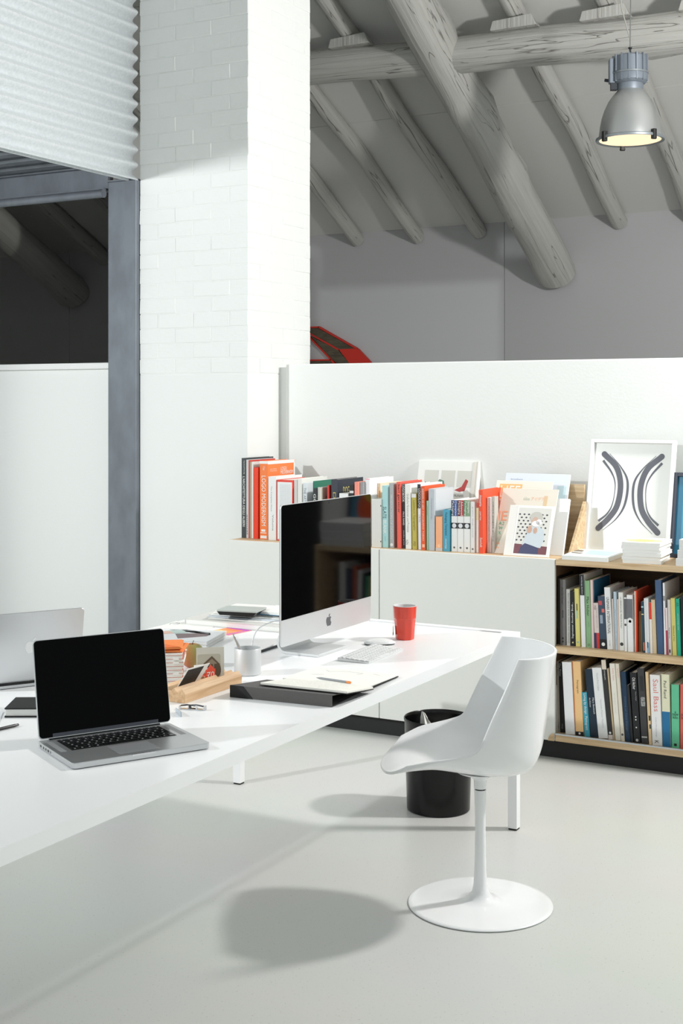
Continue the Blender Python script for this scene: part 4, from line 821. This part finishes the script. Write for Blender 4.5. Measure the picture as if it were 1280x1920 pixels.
# pencil cup with two silver pens
pc = root('pencil_cup', (-2.282, 3.525, DT+.0003)); tag(pc, 'round pale aluminium pencil cup beside the wooden tray', 'cup')
MB().lathe([(.040,0),(.0425,.0025),(.0425,.082),(.0418,.0832),(.0395,.082),(.0392,.004),(.0,.004)], 48, caps=False).build('cup_body', ALUL, pc, smooth=40, fixn=False)
MB().lathe([(.0,.0),(.040,0)], 48, caps=False).build('cup_base', ALUL, pc)
def pen(name, p0, p1, r, m, label, tipm=None, parent=None):
    d = Vector(p1)-Vector(p0); L = d.length
    o = root(name, p0); o.rotation_mode = 'QUATERNION'; o.rotation_quaternion = d.to_track_quat('Z', 'Y'); tag(o, label, 'pen')
    MB().lathe([(r*.25,0),(r*.9,L*.1),(r,L*.14),(r,L*.92),(r*.8,L*.95),(r*.75,L)], 14).build('barrel', m, o, smooth=40)
    MB().box(r*.7, r*1.5, -r*.3, r*.3, L*.68, L*.95).build('clip', tipm or m, o)
    return o
pen('pen', (-2.262,3.512,DT+.006), (-2.315,3.492,DT+.130), .0042, CHROME, 'long silver pen leaning in the pencil cup')
pen('pen', (-2.272,3.540,DT+.006), (-2.312,3.508,DT+.097), .0038, mat((70,74,84), .3, metal=.6), 'short dark grey pen leaning in the pencil cup')
# white cable behind the pencil cup
cp = [(-2.40,3.73,DT+.0025),(-2.402,3.732,.765),(-2.40,3.735,.79),(-2.40,3.748,.82),(-2.395,3.775,.842),(-2.37,3.83,.858),(-2.325,3.92,.864),(-2.293,3.963,.88)]
cc = []
for i in range(len(cp)-1):
    P = [Vector(cp[max(0,i-1)]), Vector(cp[i]), Vector(cp[i+1]), Vector(cp[min(len(cp)-1,i+2)])]
    for k in range(5):
        t = k/5; a, b, c, d = P; cc.append(.5*((2*b)+(c-a)*t+(2*a-5*b+4*c-d)*t*t+(3*b-a-3*c+d)*t**3))
cc.append(Vector(cp[-1])); pre = [(-2.47,3.98,DT+.0025),(-2.45,3.88,DT+.0025),(-2.425,3.79,DT+.0025),(-2.406,3.745,DT+.0026)]
tag(MB().tube(pre+cc[1:], .0026, 8).build('white_cable', WHITE, smooth=True), 'white power cable arching from the desk to the back of the computer', 'cable')
pen('marker_pen', (-2.437,3.83,DT+.0045), (-2.441,3.985,DT+.0045), .0042, mat((36,40,48), .4), 'dark marker pen on the desk behind the pencil cup')
# ---------------------------------------------------------------- grooved wooden tray and the cards in it
WT = root('wooden_card_tray', (-2.212, 3.236, DT+.0003)); tag(WT, 'grooved pale wooden card holder with zigzag ends on the desk', 'card holder')
n = 4; pt = .0262; x0 = -n*pt; pf = [(0,0),(0,.026)]
for k in range(n):
    pf.append((-k*pt-pt*.5, .041)); pf.append((-(k+1)*pt, .026))
pf.append((x0, 0))
MB().prism(pf, -.149, .149, axes((0,0,0), (1,0,0), (0,0,1))).build('grooved_block', BEECH, WT, bevel=.0008, seg=1)
def card(name, loc, xdir, up, w, h, t, m, label, cat):
    o = root(name, loc); Mx = axes((0,0,0), xdir, up); o.rotation_mode = 'QUATERNION'; o.rotation_quaternion = Mx.to_quaternion()
    tag(o, label, cat); MB().box(0, w, 0, h, -t, 0).build('card', m, o); return o
CP = mat((238,236,230), .5)
GZ = DT+.0272
ins = card('instant_photo', (-2.212-pt*2+.0008, 3.112, GZ), (.05,1,0), (.5,.0,.72), .104, .082, .0014, CP, 'black instant photo with a white border leaning in the tray', 'photo')
MB().box(.004, .080, .005, .077, 0, .0005).build('picture_area', mat((26,25,25), .6), ins)
tk = card('price_ticket', (-2.212-pt*2+.0010, 3.262, GZ), (.35,1,0), (.10,-.03,1), .036, .034, .0012, mat((232,88,66), .5), 'small orange ticket with a white number in the tray', 'ticket')
MB().prism([(.004,.034),(.032,.034),(.018,.048)], -.0012, 0).build('ticket_point', mat((232,88,66), .5), tk)
text(tk, '70', (.005,.007,.0007), (1,0,0), (0,1,0), .027, .020, mat((244,240,236), .5, name='print'), 'number')
hp = card('house_photo', (-2.212-pt*3-.004, 3.262, GZ+.002), (.72,.62,0), (-.06,.06,1), .084, .094, .0012, mat((232,228,214), .5), 'old sepia photo card of a house standing in the tray', 'photo')
def hpp(c, pts, d=.0006, nm='printed_shape'): MB().prism(pts, 0, d).build(nm, mat(c, .5, name='print'), hp)
hpp((206,200,182), rrect(.003,.073,.004,.074,.006)); hpp((166,150,126), [(.026,.012),(.066,.014),(.066,.044),(.047,.064),(.026,.046)], .0009); hpp((110,92,72), [(.020,.045),(.047,.068),(.072,.042),(.066,.042),(.047,.060),(.026,.044)], .0011)
for i in range(3): hpp((92,78,62), [(.034+.010*i,.030),(.039+.010*i,.030),(.039+.010*i,.044),(.034+.010*i,.044)], .0012, 'printed_window')
hpp((104,86,66), ell(.064,.026,.010,.020), .0013)
mb_ = card('match_card', (-2.212-pt*2.5, 3.236, DT+.0425), (.5,.85,0), (-.3,.2,1), .040, .036, .006, mat((240,238,234), .5), 'small white and orange card behind the black instant photo', 'card')
MB().box(.0, .038, .0, .009, 0, .0005).build('orange_band', mat((234,96,72), .5), mb_)
# apple
ap = root('apple', (-2.500, 3.530, DT+.0003)); tag(ap, 'green and red apple behind the wooden card holder', 'apple')
am = bpy.data.materials.new('apple_skin'); am.use_nodes = True; nt = am.node_tree; b_ = nt.nodes['Principled BSDF']; b_.inputs['Roughness'].default_value = .3
tc = nt.nodes.new('ShaderNodeTexCoord'); mp = nt.nodes.new('ShaderNodeMapping'); mp.inputs['Scale'].default_value = (22, 22, 9); nz = nt.nodes.new('ShaderNodeTexNoise'); nz.inputs['Scale'].default_value = 1; nz.inputs['Detail'].default_value = 4
nt.links.new(tc.outputs['Object'], mp.inputs[0]); nt.links.new(mp.outputs[0], nz.inputs['Vector'])
sx = nt.nodes.new('ShaderNodeSeparateXYZ'); nt.links.new(tc.outputs['Object'], sx.inputs[0])
ma = nt.nodes.new('ShaderNodeMath'); ma.operation = 'MULTIPLY_ADD'; ma.inputs[1].default_value = -9; ma.inputs[2].default_value = .08; nt.links.new(sx.outputs[0], ma.inputs[0])
mb2 = nt.nodes.new('ShaderNodeMath'); mb2.operation = 'ADD'; nt.links.new(ma.outputs[0], mb2.inputs[0]); nt.links.new(nz.outputs['Fac'], mb2.inputs[1])
cr = nt.nodes.new('ShaderNodeValToRGB'); cr.color_ramp.elements[0].position = .35; cr.color_ramp.elements[0].color = lin((168, 166, 92)); cr.color_ramp.elements[1].position = .72; cr.color_ramp.elements[1].color = lin((190, 104, 66))
nt.links.new(mb2.outputs[0], cr.inputs[0]); nt.links.new(cr.outputs[0], b_.inputs['Base Color'])
MB().lathe([(.0,.006),(.008,.002),(.016,.0),(.026,.006),(.034,.022),(.0375,.042),(.035,.060),(.026,.072),(.015,.0755),(.007,.072),(.0,.066)], 28, caps=False).build('apple_flesh', am, ap, smooth=True)
MB().tube([(0,0,.066),(.001,.001,.078),(.004,.002,.086)], [.0014,.0012,.0016], 6).build('stem', mat((70,50,34), .7), ap)
# pile of small booklets with orange envelopes
zb = DT+.0003; ang = math.radians(-146)
bl = ['bottom small white booklet of the pile behind the laptop', 'second small white booklet from the bottom behind the laptop', 'third small white booklet from the bottom behind the laptop', 'fourth small white booklet from the bottom behind the laptop', 'fourth small white booklet from the pile top behind the laptop', 'third small white booklet from the pile top behind the laptop', 'second small white booklet from the pile top behind the laptop', 'uppermost small white booklet just below the orange envelopes']
for i in range(8):
    o = root('small_booklet', (-2.385, 3.318, zb), math.radians(34+random.uniform(-4,4))); tag(o, bl[i], 'booklet', 'small booklets piled behind the laptop'); t = .0112
    MB().box(-.19, random.uniform(-.004,.004), 0, .145, 0, t-.0003).build('page_block', PAPER, o)
    MB().box(-.19, .002, -.001, .146, t*.42, t*.42+.0012).build('red_edge', mat((196,120,104), .7), o)
    if i in (2, 5, 6): MB().box(-.03, -.012, -.006, .001, .002, t-.001).build('paper_tab', PAPER, o)
    zb += t
for i in range(2):
    o = root('orange_envelope', (-2.39, 3.325, zb), math.radians(30+8*i)); tag(o, ('lower','upper')[i]+' orange envelope on the small booklet pile', 'envelope', 'orange envelopes')
    MB().add([(-.18,0,0),(0,0,.002),(.008,.13,.006),(-.18,.14,0),(-.18,0,.006),(-.01,0,.0085),(0,.12,.010),(-.18,.14,.006)], [(0,3,2,1),(4,5,6,7),(0,1,5,4),(1,2,6,5),(2,3,7,6),(3,0,4,7)]).build('paper', mat((240,136,70), .7), o)
    MB().add([(-.14,-.0006,.0062),(-.01,-.0006,.009),(-.075,.07,.0106)], [(0,1,2)]).build('flap', mat((226,112,52), .7), o); zb += .0105
# magazine with dark geometric cover, calendar sheet, boards, papers, tablet, coloured sheet
mz = root('magazine', (-2.64, 3.815, DT+.0003), math.radians(16)); tag(mz, 'thick white magazine with a maroon geometric cover behind the apple', 'magazine')
MB().box(-.24, 0, 0, .22, 0, .011).box(-.24, .0015, 0, .22, .0118, .024).build('page_block', mat((222,222,220), .7), mz, bevel=.0015, seg=1); MB().box(-.24, .001, -.001, .221, .024, .0255).build('cover', mat((226,228,230), .35), mz)
def mzp(c, pts, d): MB().prism(pts, .0255, .0255+d).build('cover_print', mat(c, .4, name='print'), mz)
mzp((104,74,78), [(-.12,.035),(-.035,.10),(-.045,.17),(-.16,.12)], .0004); mzp((76,76,80), [(-.035,.10),(-.03,.13),(-.15,.215),(-.21,.20),(-.045,.17)], .0005); mzp((176,196,190), [(-.16,.12),(-.12,.15),(-.17,.21),(-.22,.17)], .0006); mzp((226,184,166), [(-.235,.09),(-.17,.13),(-.20,.17),(-.235,.15)], .0007)
ca = root('calendar_sheet', (-3.055, 4.05, DT+.0003), math.radians(8)); tag(ca, 'white calendar sheet with thin numerals on the far left desk edge', 'paper')
MB().box(0, .20, 0, .19, 0, .0015).build('sheet', PAPER, ca); text(ca, '(7)', (.012,.105,.0018), (1,.1,0), (-.1,1,0), .035, .05, mat((130,130,132), .6, name='print'), 'numerals')
bd = root('grey_board_folder', (-3.01, 4.20, DT+.0003), math.radians(2.5)); tag(bd, 'large pale grey board folder lying at the far left of the desk', 'folder')
MB().box(0, .47, 0, .33, 0, .003).box(0, .47, 0, .33, .0195, .0225).box(0, .003, 0, .33, .003, .0195).build('board_cover', mat((216,215,210), .6), bd); MB().box(.003, .468, .002, .328, .003, .0195).build('paper_block', PAPER, bd)
pb = root('paper_pile', (-2.93, 4.24, DT+.0234), math.radians(6)); tag(pb, 'loose white papers piled on the grey board folder', 'papers')
for i in range(5):
    j = random.uniform(-.012,.012); MB().box(j, .36+j, .02*i, .24+.012*i, .0035*i, .0035*i+.0028).build('sheet', (PAPER, mat((214,222,230), .6))[i == 1], pb, rot=(0,0,math.radians(-2+1.3*i)))
MB().box(.16, .40, .09, .25, .0178, .030).build('sheet_bundle', PAPER, pb, rot=(0,0,math.radians(-6))); MB().box(.18, .40, .06, .07, .0178, .0195).build('blue_strip', mat((90,140,170), .5), pb)
tb_ = root('hard_drive', (-2.875, 4.222, DT+.0445), math.radians(12)); tag(tb_, 'flat grey topped black device on the loose papers', 'device')
MB().prism([(.012,0),(.150,0),(.162,.014),(0,.014)], 0, .115, Matrix(((1,0,0,0),(0,0,1,0),(0,1,0,0),(0,0,0,1)))).build('black_base', BLACKP, tb_); MB().prism(rrect(-.001,.163,-.001,.116,.004), .014, .019).build('grey_lid', mat((176,184,180), .4), tb_)
cs = root('colour_sheet', (-2.835, 4.09, DT+.0003), math.radians(-8)); tag(cs, 'orange, yellow and magenta printed sheet in front of the grey board', 'paper')
MB().box(0, .115, 0, .13, 0, .0012).build('sheet', mat((244,166,110), .6), cs)
for c, pts in (((200,80,190), [(0,.112),(.115,.105),(.115,.13),(0,.13)]), ((222,120,180), [(.09,0),(.115,0),(.115,.105),(.098,.106)]), ((246,214,140), [(0,0),(.04,0),(.06,.06),(0,.07)]), ((250,140,90), [(.02,.085),(.09,.08),(.09,.105),(.02,.11)])):
    MB().prism(pts, .0012, .0015).build('printed_area', mat(c, .6, name='print'), cs)
# black binder folder with the open notebook on it
bn = root('binder', (-2.146, 3.222, DT+.0003), math.radians(5)); tag(bn, 'charcoal cloth folder binder lying on the desk under the notebook', 'binder')
CH_ = mat((92,90,89), .8, bump=.4, scale=500, name='charcoal_cloth')
def wedge(x0, x1, y0, y1, za0, zb0, za1, zb1): return MB().add([(x0,y0,za0),(x1,y0,za0),(x1,y1,za1),(x0,y1,za1),(x0,y0,zb0),(x1,y0,zb0),(x1,y1,zb1),(x0,y1,zb1)], [(0,3,2,1),(4,5,6,7),(0,1,5,4),(1,2,6,5),(2,3,7,6),(3,0,4,7)])
MB().box(0, .326, 0, .235, 0, .0022).build('bottom_cover', CH_, bn); MB().box(0, .326, 0, .0022, .0022, .0325).build('spine', CH_, bn)
wedge(0, .326, 0, .235, .0325, .0347, .004, .0062).build('top_cover', CH_, bn)
MB().prism([(-.001,.0),(.075,.0),(.042,.0352),(-.001,.0352)], 0, .0012, axes((0,0,0),(1,0,0),(0,0,1))).build('corner_patch', BLACKM, bn); wedge(-.001, .0, 0, .10, .0, .035, .0, .022).build('corner_patch', BLACKM, bn)
sl = -math.atan2(.0285, .235)
nb = root('open_notebook', (-2.087, 3.455, DT+.0105), math.radians(3)); tag(nb, 'open sketch notebook with handwritten pages on the charcoal binder', 'notebook')
NB1 = Matrix.Rotation(sl, 4, 'X')
MB().box(0, .285, -.185, 0, 0, .0016, NB1).build('cover', BLACKM, nb); MB().box(.002, .283, -.183, 0, .0017, .0085, NB1).build('page_block', mat((240,238,230), .7), nb, bevel=.001, seg=1)
NB2 = Matrix.Translation((0,.006,.0)) @ Matrix.Rotation(math.radians(-1.6), 4, 'X')
MB().box(-.03, .262, 0, .235, -.002, -.0004, NB2).build('cover', BLACKM, nb); MB().box(-.026, .260, .001, .229, -.0003, .0055, NB2).build('page_block', mat((241,240,234), .7), nb, bevel=.001, seg=1)
HW_ = mat((150,152,156), .7, name='pencil_grey')
q = MB()
for i in range(13):
    yy = -.170+.0125*i; x = .02
    while x < .24-.004*(i % 4)*3:
        L = random.uniform(.008,.022); p = [(x+L*k/4, yy+random.uniform(-.0012,.0012)) for k in range(5)]
        for a, b in zip(p, p[1:]): q.add([(a[0],a[1]-.0004,.0088),(b[0],b[1]-.0004,.0088),(b[0],b[1]+.0004,.0088),(a[0],a[1]+.0004,.0088)], [(0,1,2,3)], NB1)
        x += L+random.uniform(.003,.007)
q.build('handwriting', HW_, nb)
q = MB()
for p0, p1 in (((.05,.17),(.10,.20)),((.10,.20),(.16,.19)),((.16,.19),(.15,.165)),((.02,.10),(.06,.115)),((.19,.20),(.22,.185)),((.05,.17),(.03,.19))):
    d = (Vector(p1)-Vector(p0)).normalized(); nn = Vector((-d.y,d.x))*.0007; a = Vector(p0); b = Vector(p1)
    q.add([(*(a-nn),.0058),(*(b-nn),.0058),(*(b+nn),.0058),(*(a+nn),.0058)], [(0,1,2,3)], NB2)
q.build('sketch_lines', HW_, nb)
pp = pen('pencil', (-2.005,3.482,DT+.0235), (-1.882,3.470,DT+.0235), .0036, mat((150,154,158), .4), 'grey pencil with an orange end lying on the open notebook')
MB().lathe([(.0039,.112),(.0039,.124),(.003,.126)], 14).build('orange_end', mat((246,150,80), .5), pp)
# metal clips and plate by the laptop
pla = MB().add([(0,0,0),(.062,0,0),(.062,.003,0),(0,.003,0),(0,0,.012),(.058,0,.014),(.058,.003,.014),(0,.003,.012)], [(0,3,2,1),(4,5,6,7),(0,1,5,4),(1,2,6,5),(2,3,7,6),(3,0,4,7)]).build('metal_ruler', mat((196,206,214), .3, metal=.5), None, bevel=.0005, seg=1, loc=(-2.175,2.990,DT+.0003), rot=(0,0,math.radians(-40)))
tag(pla, 'small blue grey metal strip beside the laptop hinge', 'strip')
for i, (x, y, a) in enumerate(((-2.185,3.020,22),(-2.165,3.036,6))):
    o = root('metal_clip', (x, y, DT+.0003), math.radians(a)); tag(o, ('nearer','farther')[i]+' shiny folded metal clip in front of the wooden tray', 'clip', 'shiny metal clips')
    MB().prism([(0,0),(.052,0),(.052,.012),(.050,.012),(.048,.002),(.004,.002),(.002,.009),(0,.009)], 0, .014, axes((0,.014,0),(1,0,0),(0,0,1))).build('clip_body', CHROME, o)
    MB().tube([(.004,.002,.010),(.03,.001,.013),(.046,.004,.010),(.046,.010,.010),(.02,.012,.012),(.004,.011,.010)], .0014, 6).build('wire_handle', mat((90,92,96), .25, metal=1), o)
# ---------------------------------------------------------------- laptops
def laptop(loc, rz, w, d, lidh, lean, label, mark, wedge_base=False):
    r = root('laptop', loc, rz); tag(r, label, 'laptop')
    th = .0152
    MB().prism(rrect(-w/2, w/2, -d/2, d/2, .011), .0016, th).build('base_shell', ALU, r, bevel=.0016, seg=2)
    for sx_ in (-1, 1):
        for sy_ in (-1, 1): MB().lathe([(.006,0),(.006,.0018)], 12, Matrix.Translation((sx_*(w/2-.02), sy_*(d/2-.02), 0))).build('rubber_foot', BLACKM, r)
    hy = d/2-.006; a = math.radians(lean)
    lid = MB().prism(rrect(-w/2, w/2, .002, lidh, .011), 0, .0062, axes((0,0,0),(1,0,0),(0,0,1))).build('lid', ALU, r, bevel=.0008, seg=1, loc=(0, hy, th+.001), rot=(-a, 0, 0))
    MB().prism(rrect(-w/2+.0018, w/2-.0018, .0045, lidh-.0018, .0095), .0062, .0072, axes((0,0,0),(1,0,0),(0,0,1))).build('screen', LAPSCR, lid)
    MB().box(-w*.40, w*.40, -.0076, -.0068, .0045, .0135).build('hinge_strip', mat((70,74,84), .4), lid)
    if mark: apple_mark(lid, axes((0, .0001, lidh*.52), (-1,0,0), (0,0,1)), .050, mat((232,234,234), .35))
    MB().tube([(-w*.42, hy+.002, th-.002), (w*.42, hy+.002, th-.002)], .005, 10).build('hinge_barrel', BLACKP, r)
    return r, th
lt, th = laptop((-2.061, 2.617, DT+.0003), math.radians(61), .359, .247, .2475, 11, 'open silver laptop with black screen at the front of the desk', False)
kb2 = MB().box(-.139, .139, -.010, .098, th-.0004, th+.0006).build('keyboard_well', mat((24,25,26), .5), lt)
keys(kb2, BLACKP, -.138, .138, [(y, d_, w_) for y, d_, w_ in KR(1, .0925, .0188)], lambda y: th+.0006, 0, .0012, .0030)
q = MB()
for i, (y, d_, ws) in enumerate(KR(1, .0925, .0188)):
    u = .276/sum(ws); x = -.138
    for wd_ in ws:
        if wd_ < 3: q.box(x+wd_*u/2-.0022, x+wd_*u/2+.0022, y-.0020, y+.0022, th+.0018, th+.0020)
        x += wd_*u
lg_ = q.build('key_legends', mat((150,152,154), .6), lt); lg_['kind'] = 'stuff'
MB().box(-.0525, .0525, -.100, -.022, th-.0003, th+.0003).build('trackpad', mat((190,192,195), .38, metal=.7), lt)
MB().box(-.030, .030, -.1240, -.1215, th-.004, th+.0003).build('thumb_notch', CHROME, lt)
for y, wd_ in ((.098,.010),(.078,.008),(.062,.008),(.044,.012),(.028,.004)):
    MB().box(-.1798, -.1785, y-wd_/2, y+wd_/2, .005, .0105).build('port', BLACKP, lt)
for sx_ in (-1, 1):
    MB().box(sx_*.1595-.0075, sx_*.1595+.0075, -.010, .098, th-.0003, th+.0002).build('speaker_grille', mat((170,172,175), .5, metal=.6, bump=.5, scale=900), lt)
cx_, cy_ = -2.681-.5*.159, 3.187-.866*.159         # hinge middle of the second laptop
ux, uy = math.cos(math.radians(150)), math.sin(math.radians(150))
laptop((cx_+ux*(.227/2-.006), cy_+uy*(.227/2-.006), DT+.0003), math.radians(240), .318, .227, .219, 11, 'silver laptop seen from behind at the left edge', True)
# black hardcover with white page block, pens on the left
bb = root('hardcover_notebook', (-2.546, 2.712, DT+.0003), math.radians(30)); tag(bb, 'black hardcover book lying flat between the two laptops', 'book')
MB().box(0, .21, 0, .135, 0, .004).box(0, .21, 0, .135, .022, .026).box(.207, .21, 0, .135, .004, .022).build('cover', BLACKM, bb, bevel=.0006, seg=1); MB().box(.003, .206, .003, .132, .004, .022).build('page_block', PAPER, bb)
wm = mat((205,208,208), .6, name='print')
text(bb, 'notebook', (.085,.052,.0264), (.2,1,0), (-1,.2,0), .040, .006, wm); text(bb, 'pages for', (.098,.040,.0264), (.2,1,0), (-1,.2,0), .040, .006, wm); text(bb, 'working', (.111,.030,.0264), (.2,1,0), (-1,.2,0), .034, .006, wm)
pen('pen', (-2.470,2.510,DT+.0045), (-2.446,2.658,DT+.0045), .0040, BLACKP, 'thin black pen at the left edge in front of the black book')
sp = root('paper_sheets', (-2.83, 2.76, DT+.0003), math.radians(38)); tag(sp, 'white papers lying at the left edge under the rear laptop front', 'papers')
MB().box(0, .25, -.20, 0.0, 0, .0012).build('sheet', PAPER, sp); MB().box(.02, .26, -.18, .0, .0013, .0022).build('sheet', mat((232,236,240), .6), sp)
sp.location = (-2.80, 2.60, DT+.0003)
# ---------------------------------------------------------------- swivel chair
chair = root('swivel_chair', (-1.644, 3.904, 0), YAW+math.pi); tag(chair, 'glossy white shell chair on a round pedestal beside the desk', 'chair')
ST_ = [((.318,.440),(.245,.492,.185)), ((.270,.455),(.185,.512,.222)), ((.18,.462),(.120,.525,.236)), ((.08,.450),(.072,.536,.242)), ((-.02,.438),(.040,.548,.243)),
       ((-.10,.434),(.024,.568,.242)), ((-.158,.450),(.010,.600,.240)), ((-.188,.505),(-.010,.645,.234)), ((-.202,.580),(-.034,.695,.228)), ((-.214,.660),(-.055,.738,.221)), ((-.226,.740),(-.075,.782,.213)), ((-.238,.820),(-.094,.822,.203))]
def cat(P, t):
    i = min(int(t), len(P)-2); f = t-i
    g = lambda k: P[max(0, min(len(P)-1, k))]
    a, b, c, d = g(i-1), g(i), g(i+1), g(i+2)
    return tuple(.5*(2*b[j]+(c[j]-a[j])*f+(2*a[j]-5*b[j]+4*c[j]-d[j])*f*f+(3*b[j]-a[j]-3*c[j]+d[j])*f**3) for j in range(len(b)))
Cc = [s[0] for s in ST_]; Ee = [s[1] for s in ST_]; rows = []; NV = 56; NU = 33
for i in range(NV+1):
    t = (len(ST_)-1)*i/NV; c = cat(Cc, t); e = cat(Ee, t); row = []
    sharp = min(1, max(0, (t-2.0)/4))
    for k in range(NU):
        u = -1+2*k/(NU-1); pm_ = math.radians(62+24*sharp); ph = u*pm_
        g = (1-math.cos(ph))/(1-math.cos(pm_)); lat = math.sin(ph)/math.sin(pm_)
        gz = g if t > 6 else abs(u)**(2.6)
        wz = min(1, max(0, (t-4)/3)); gz = abs(u)**2.6*(1-wz)+g*wz
        row.append((c[0]+(e[0]-c[0])*g, e[2]*lat, c[1]+(e[1]-c[1])*gz))
    rows.append(row)
shell = MB().grid(rows).build('seat_shell', GLOSS, chair, smooth=True, fixn=False)
so = shell.modifiers.new('thickness', 'SOLIDIFY'); so.thickness = .009; so.offset = 0; so.use_rim = True
bv = shell.modifiers.new('edge', 'BEVEL'); bv.width = .0025; bv.segments = 2; bv.limit_method = 'ANGLE'; bv.angle_limit = math.radians(50)
MB().lathe([(.0,.428),(.085,.430),(.075,.424),(.034,.412),(.0205,.398),(.0200,.371),(.0,.371)], 40, caps=False).build('seat_mount', GLOSS, chair, smooth=50)
MB().lathe([(.0165,.366),(.0165,.371)], 32).build('swivel_gap', BLACKM, chair)
MB().lathe([(.0,.3665),(.0190,.3665),(.0195,.364),(.0172,.30),(.0168,.24),(.0178,.16),(.0198,.10),(.0215,.066),(.027,.040),(.042,.022),(.075,.0150),(.14,.0110),(.215,.0075),(.2285,.0060),(.2305,.0040),(.2305,.0025),(.226,.0018),(.0,.0018)], 72, caps=False).build('pedestal', GLOSS, chair, smooth=50)
MB().lathe([(.222,.0),(.222,.002)], 64).build('base_glide', BLACKM, chair)
# ---------------------------------------------------------------- waste bin with crumpled paper
wb = root('waste_bin', (-2.178, 4.748, 0)); tag(wb, 'round black waste bin under the far end of the desk', 'bin')
MB().lathe([(.0,.0),(.120,.0),(.1245,.004),(.1345,.345),(.1365,.352),(.137,.359),(.1345,.362),(.1315,.359),(.130,.345),(.1205,.008),(.0,.008)], 64, caps=False).build('bin_body', mat((9,10,10), .24, spec=.35, name='bin_plastic'), wb, smooth=40)
wp_ = root('waste_paper', (-2.178, 4.748, .0085)); tag(wp_, 'crumpled white paper standing out of the black bin', 'paper')
rnd = random.Random(3); rows = []
for i in range(9):
    t = i/8; rows.append([tuple(Vector((.876,.4825,0))*(-.062+.016*(1-t)+(s/7-.35)*(.085*(1-t)**.7+.012)+rnd.uniform(-.003,.003))+Vector((-.4825,.876,0))*(.012*math.sin(s*1.1+t*2)+rnd.uniform(-.005,.005))+Vector((0,0,.20+.178*t-.02*abs(s/7-.35)*t))) for s in range(8)])
p_ = MB().grid(rows).build('crumpled_sheet', PAPER, wp_, smooth=25, fixn=False); sm = p_.modifiers.new('thickness', 'SOLIDIFY'); sm.thickness = .001
me = bpy.data.meshes.new('crumpled_ball'); bm = bmesh.new(); bmesh.ops.create_icosphere(bm, subdivisions=3, radius=.055)
for v in bm.verts: v.co *= 1+rnd.uniform(-.14,.10)
bm.to_mesh(me); bm.free(); me.materials.append(PAPER)
link('crumpled_ball', me, wp_, (-.005, -.012, .262)); link('crumpled_ball', me, wp_, (.045, .045, .27), (1,2,.4)); link('crumpled_ball', me, wp_, (0.0, .03, .08), (2,.4,1)); link('crumpled_ball', me, wp_, (.01, .0, .18), (2,2,1))
flush_texts()
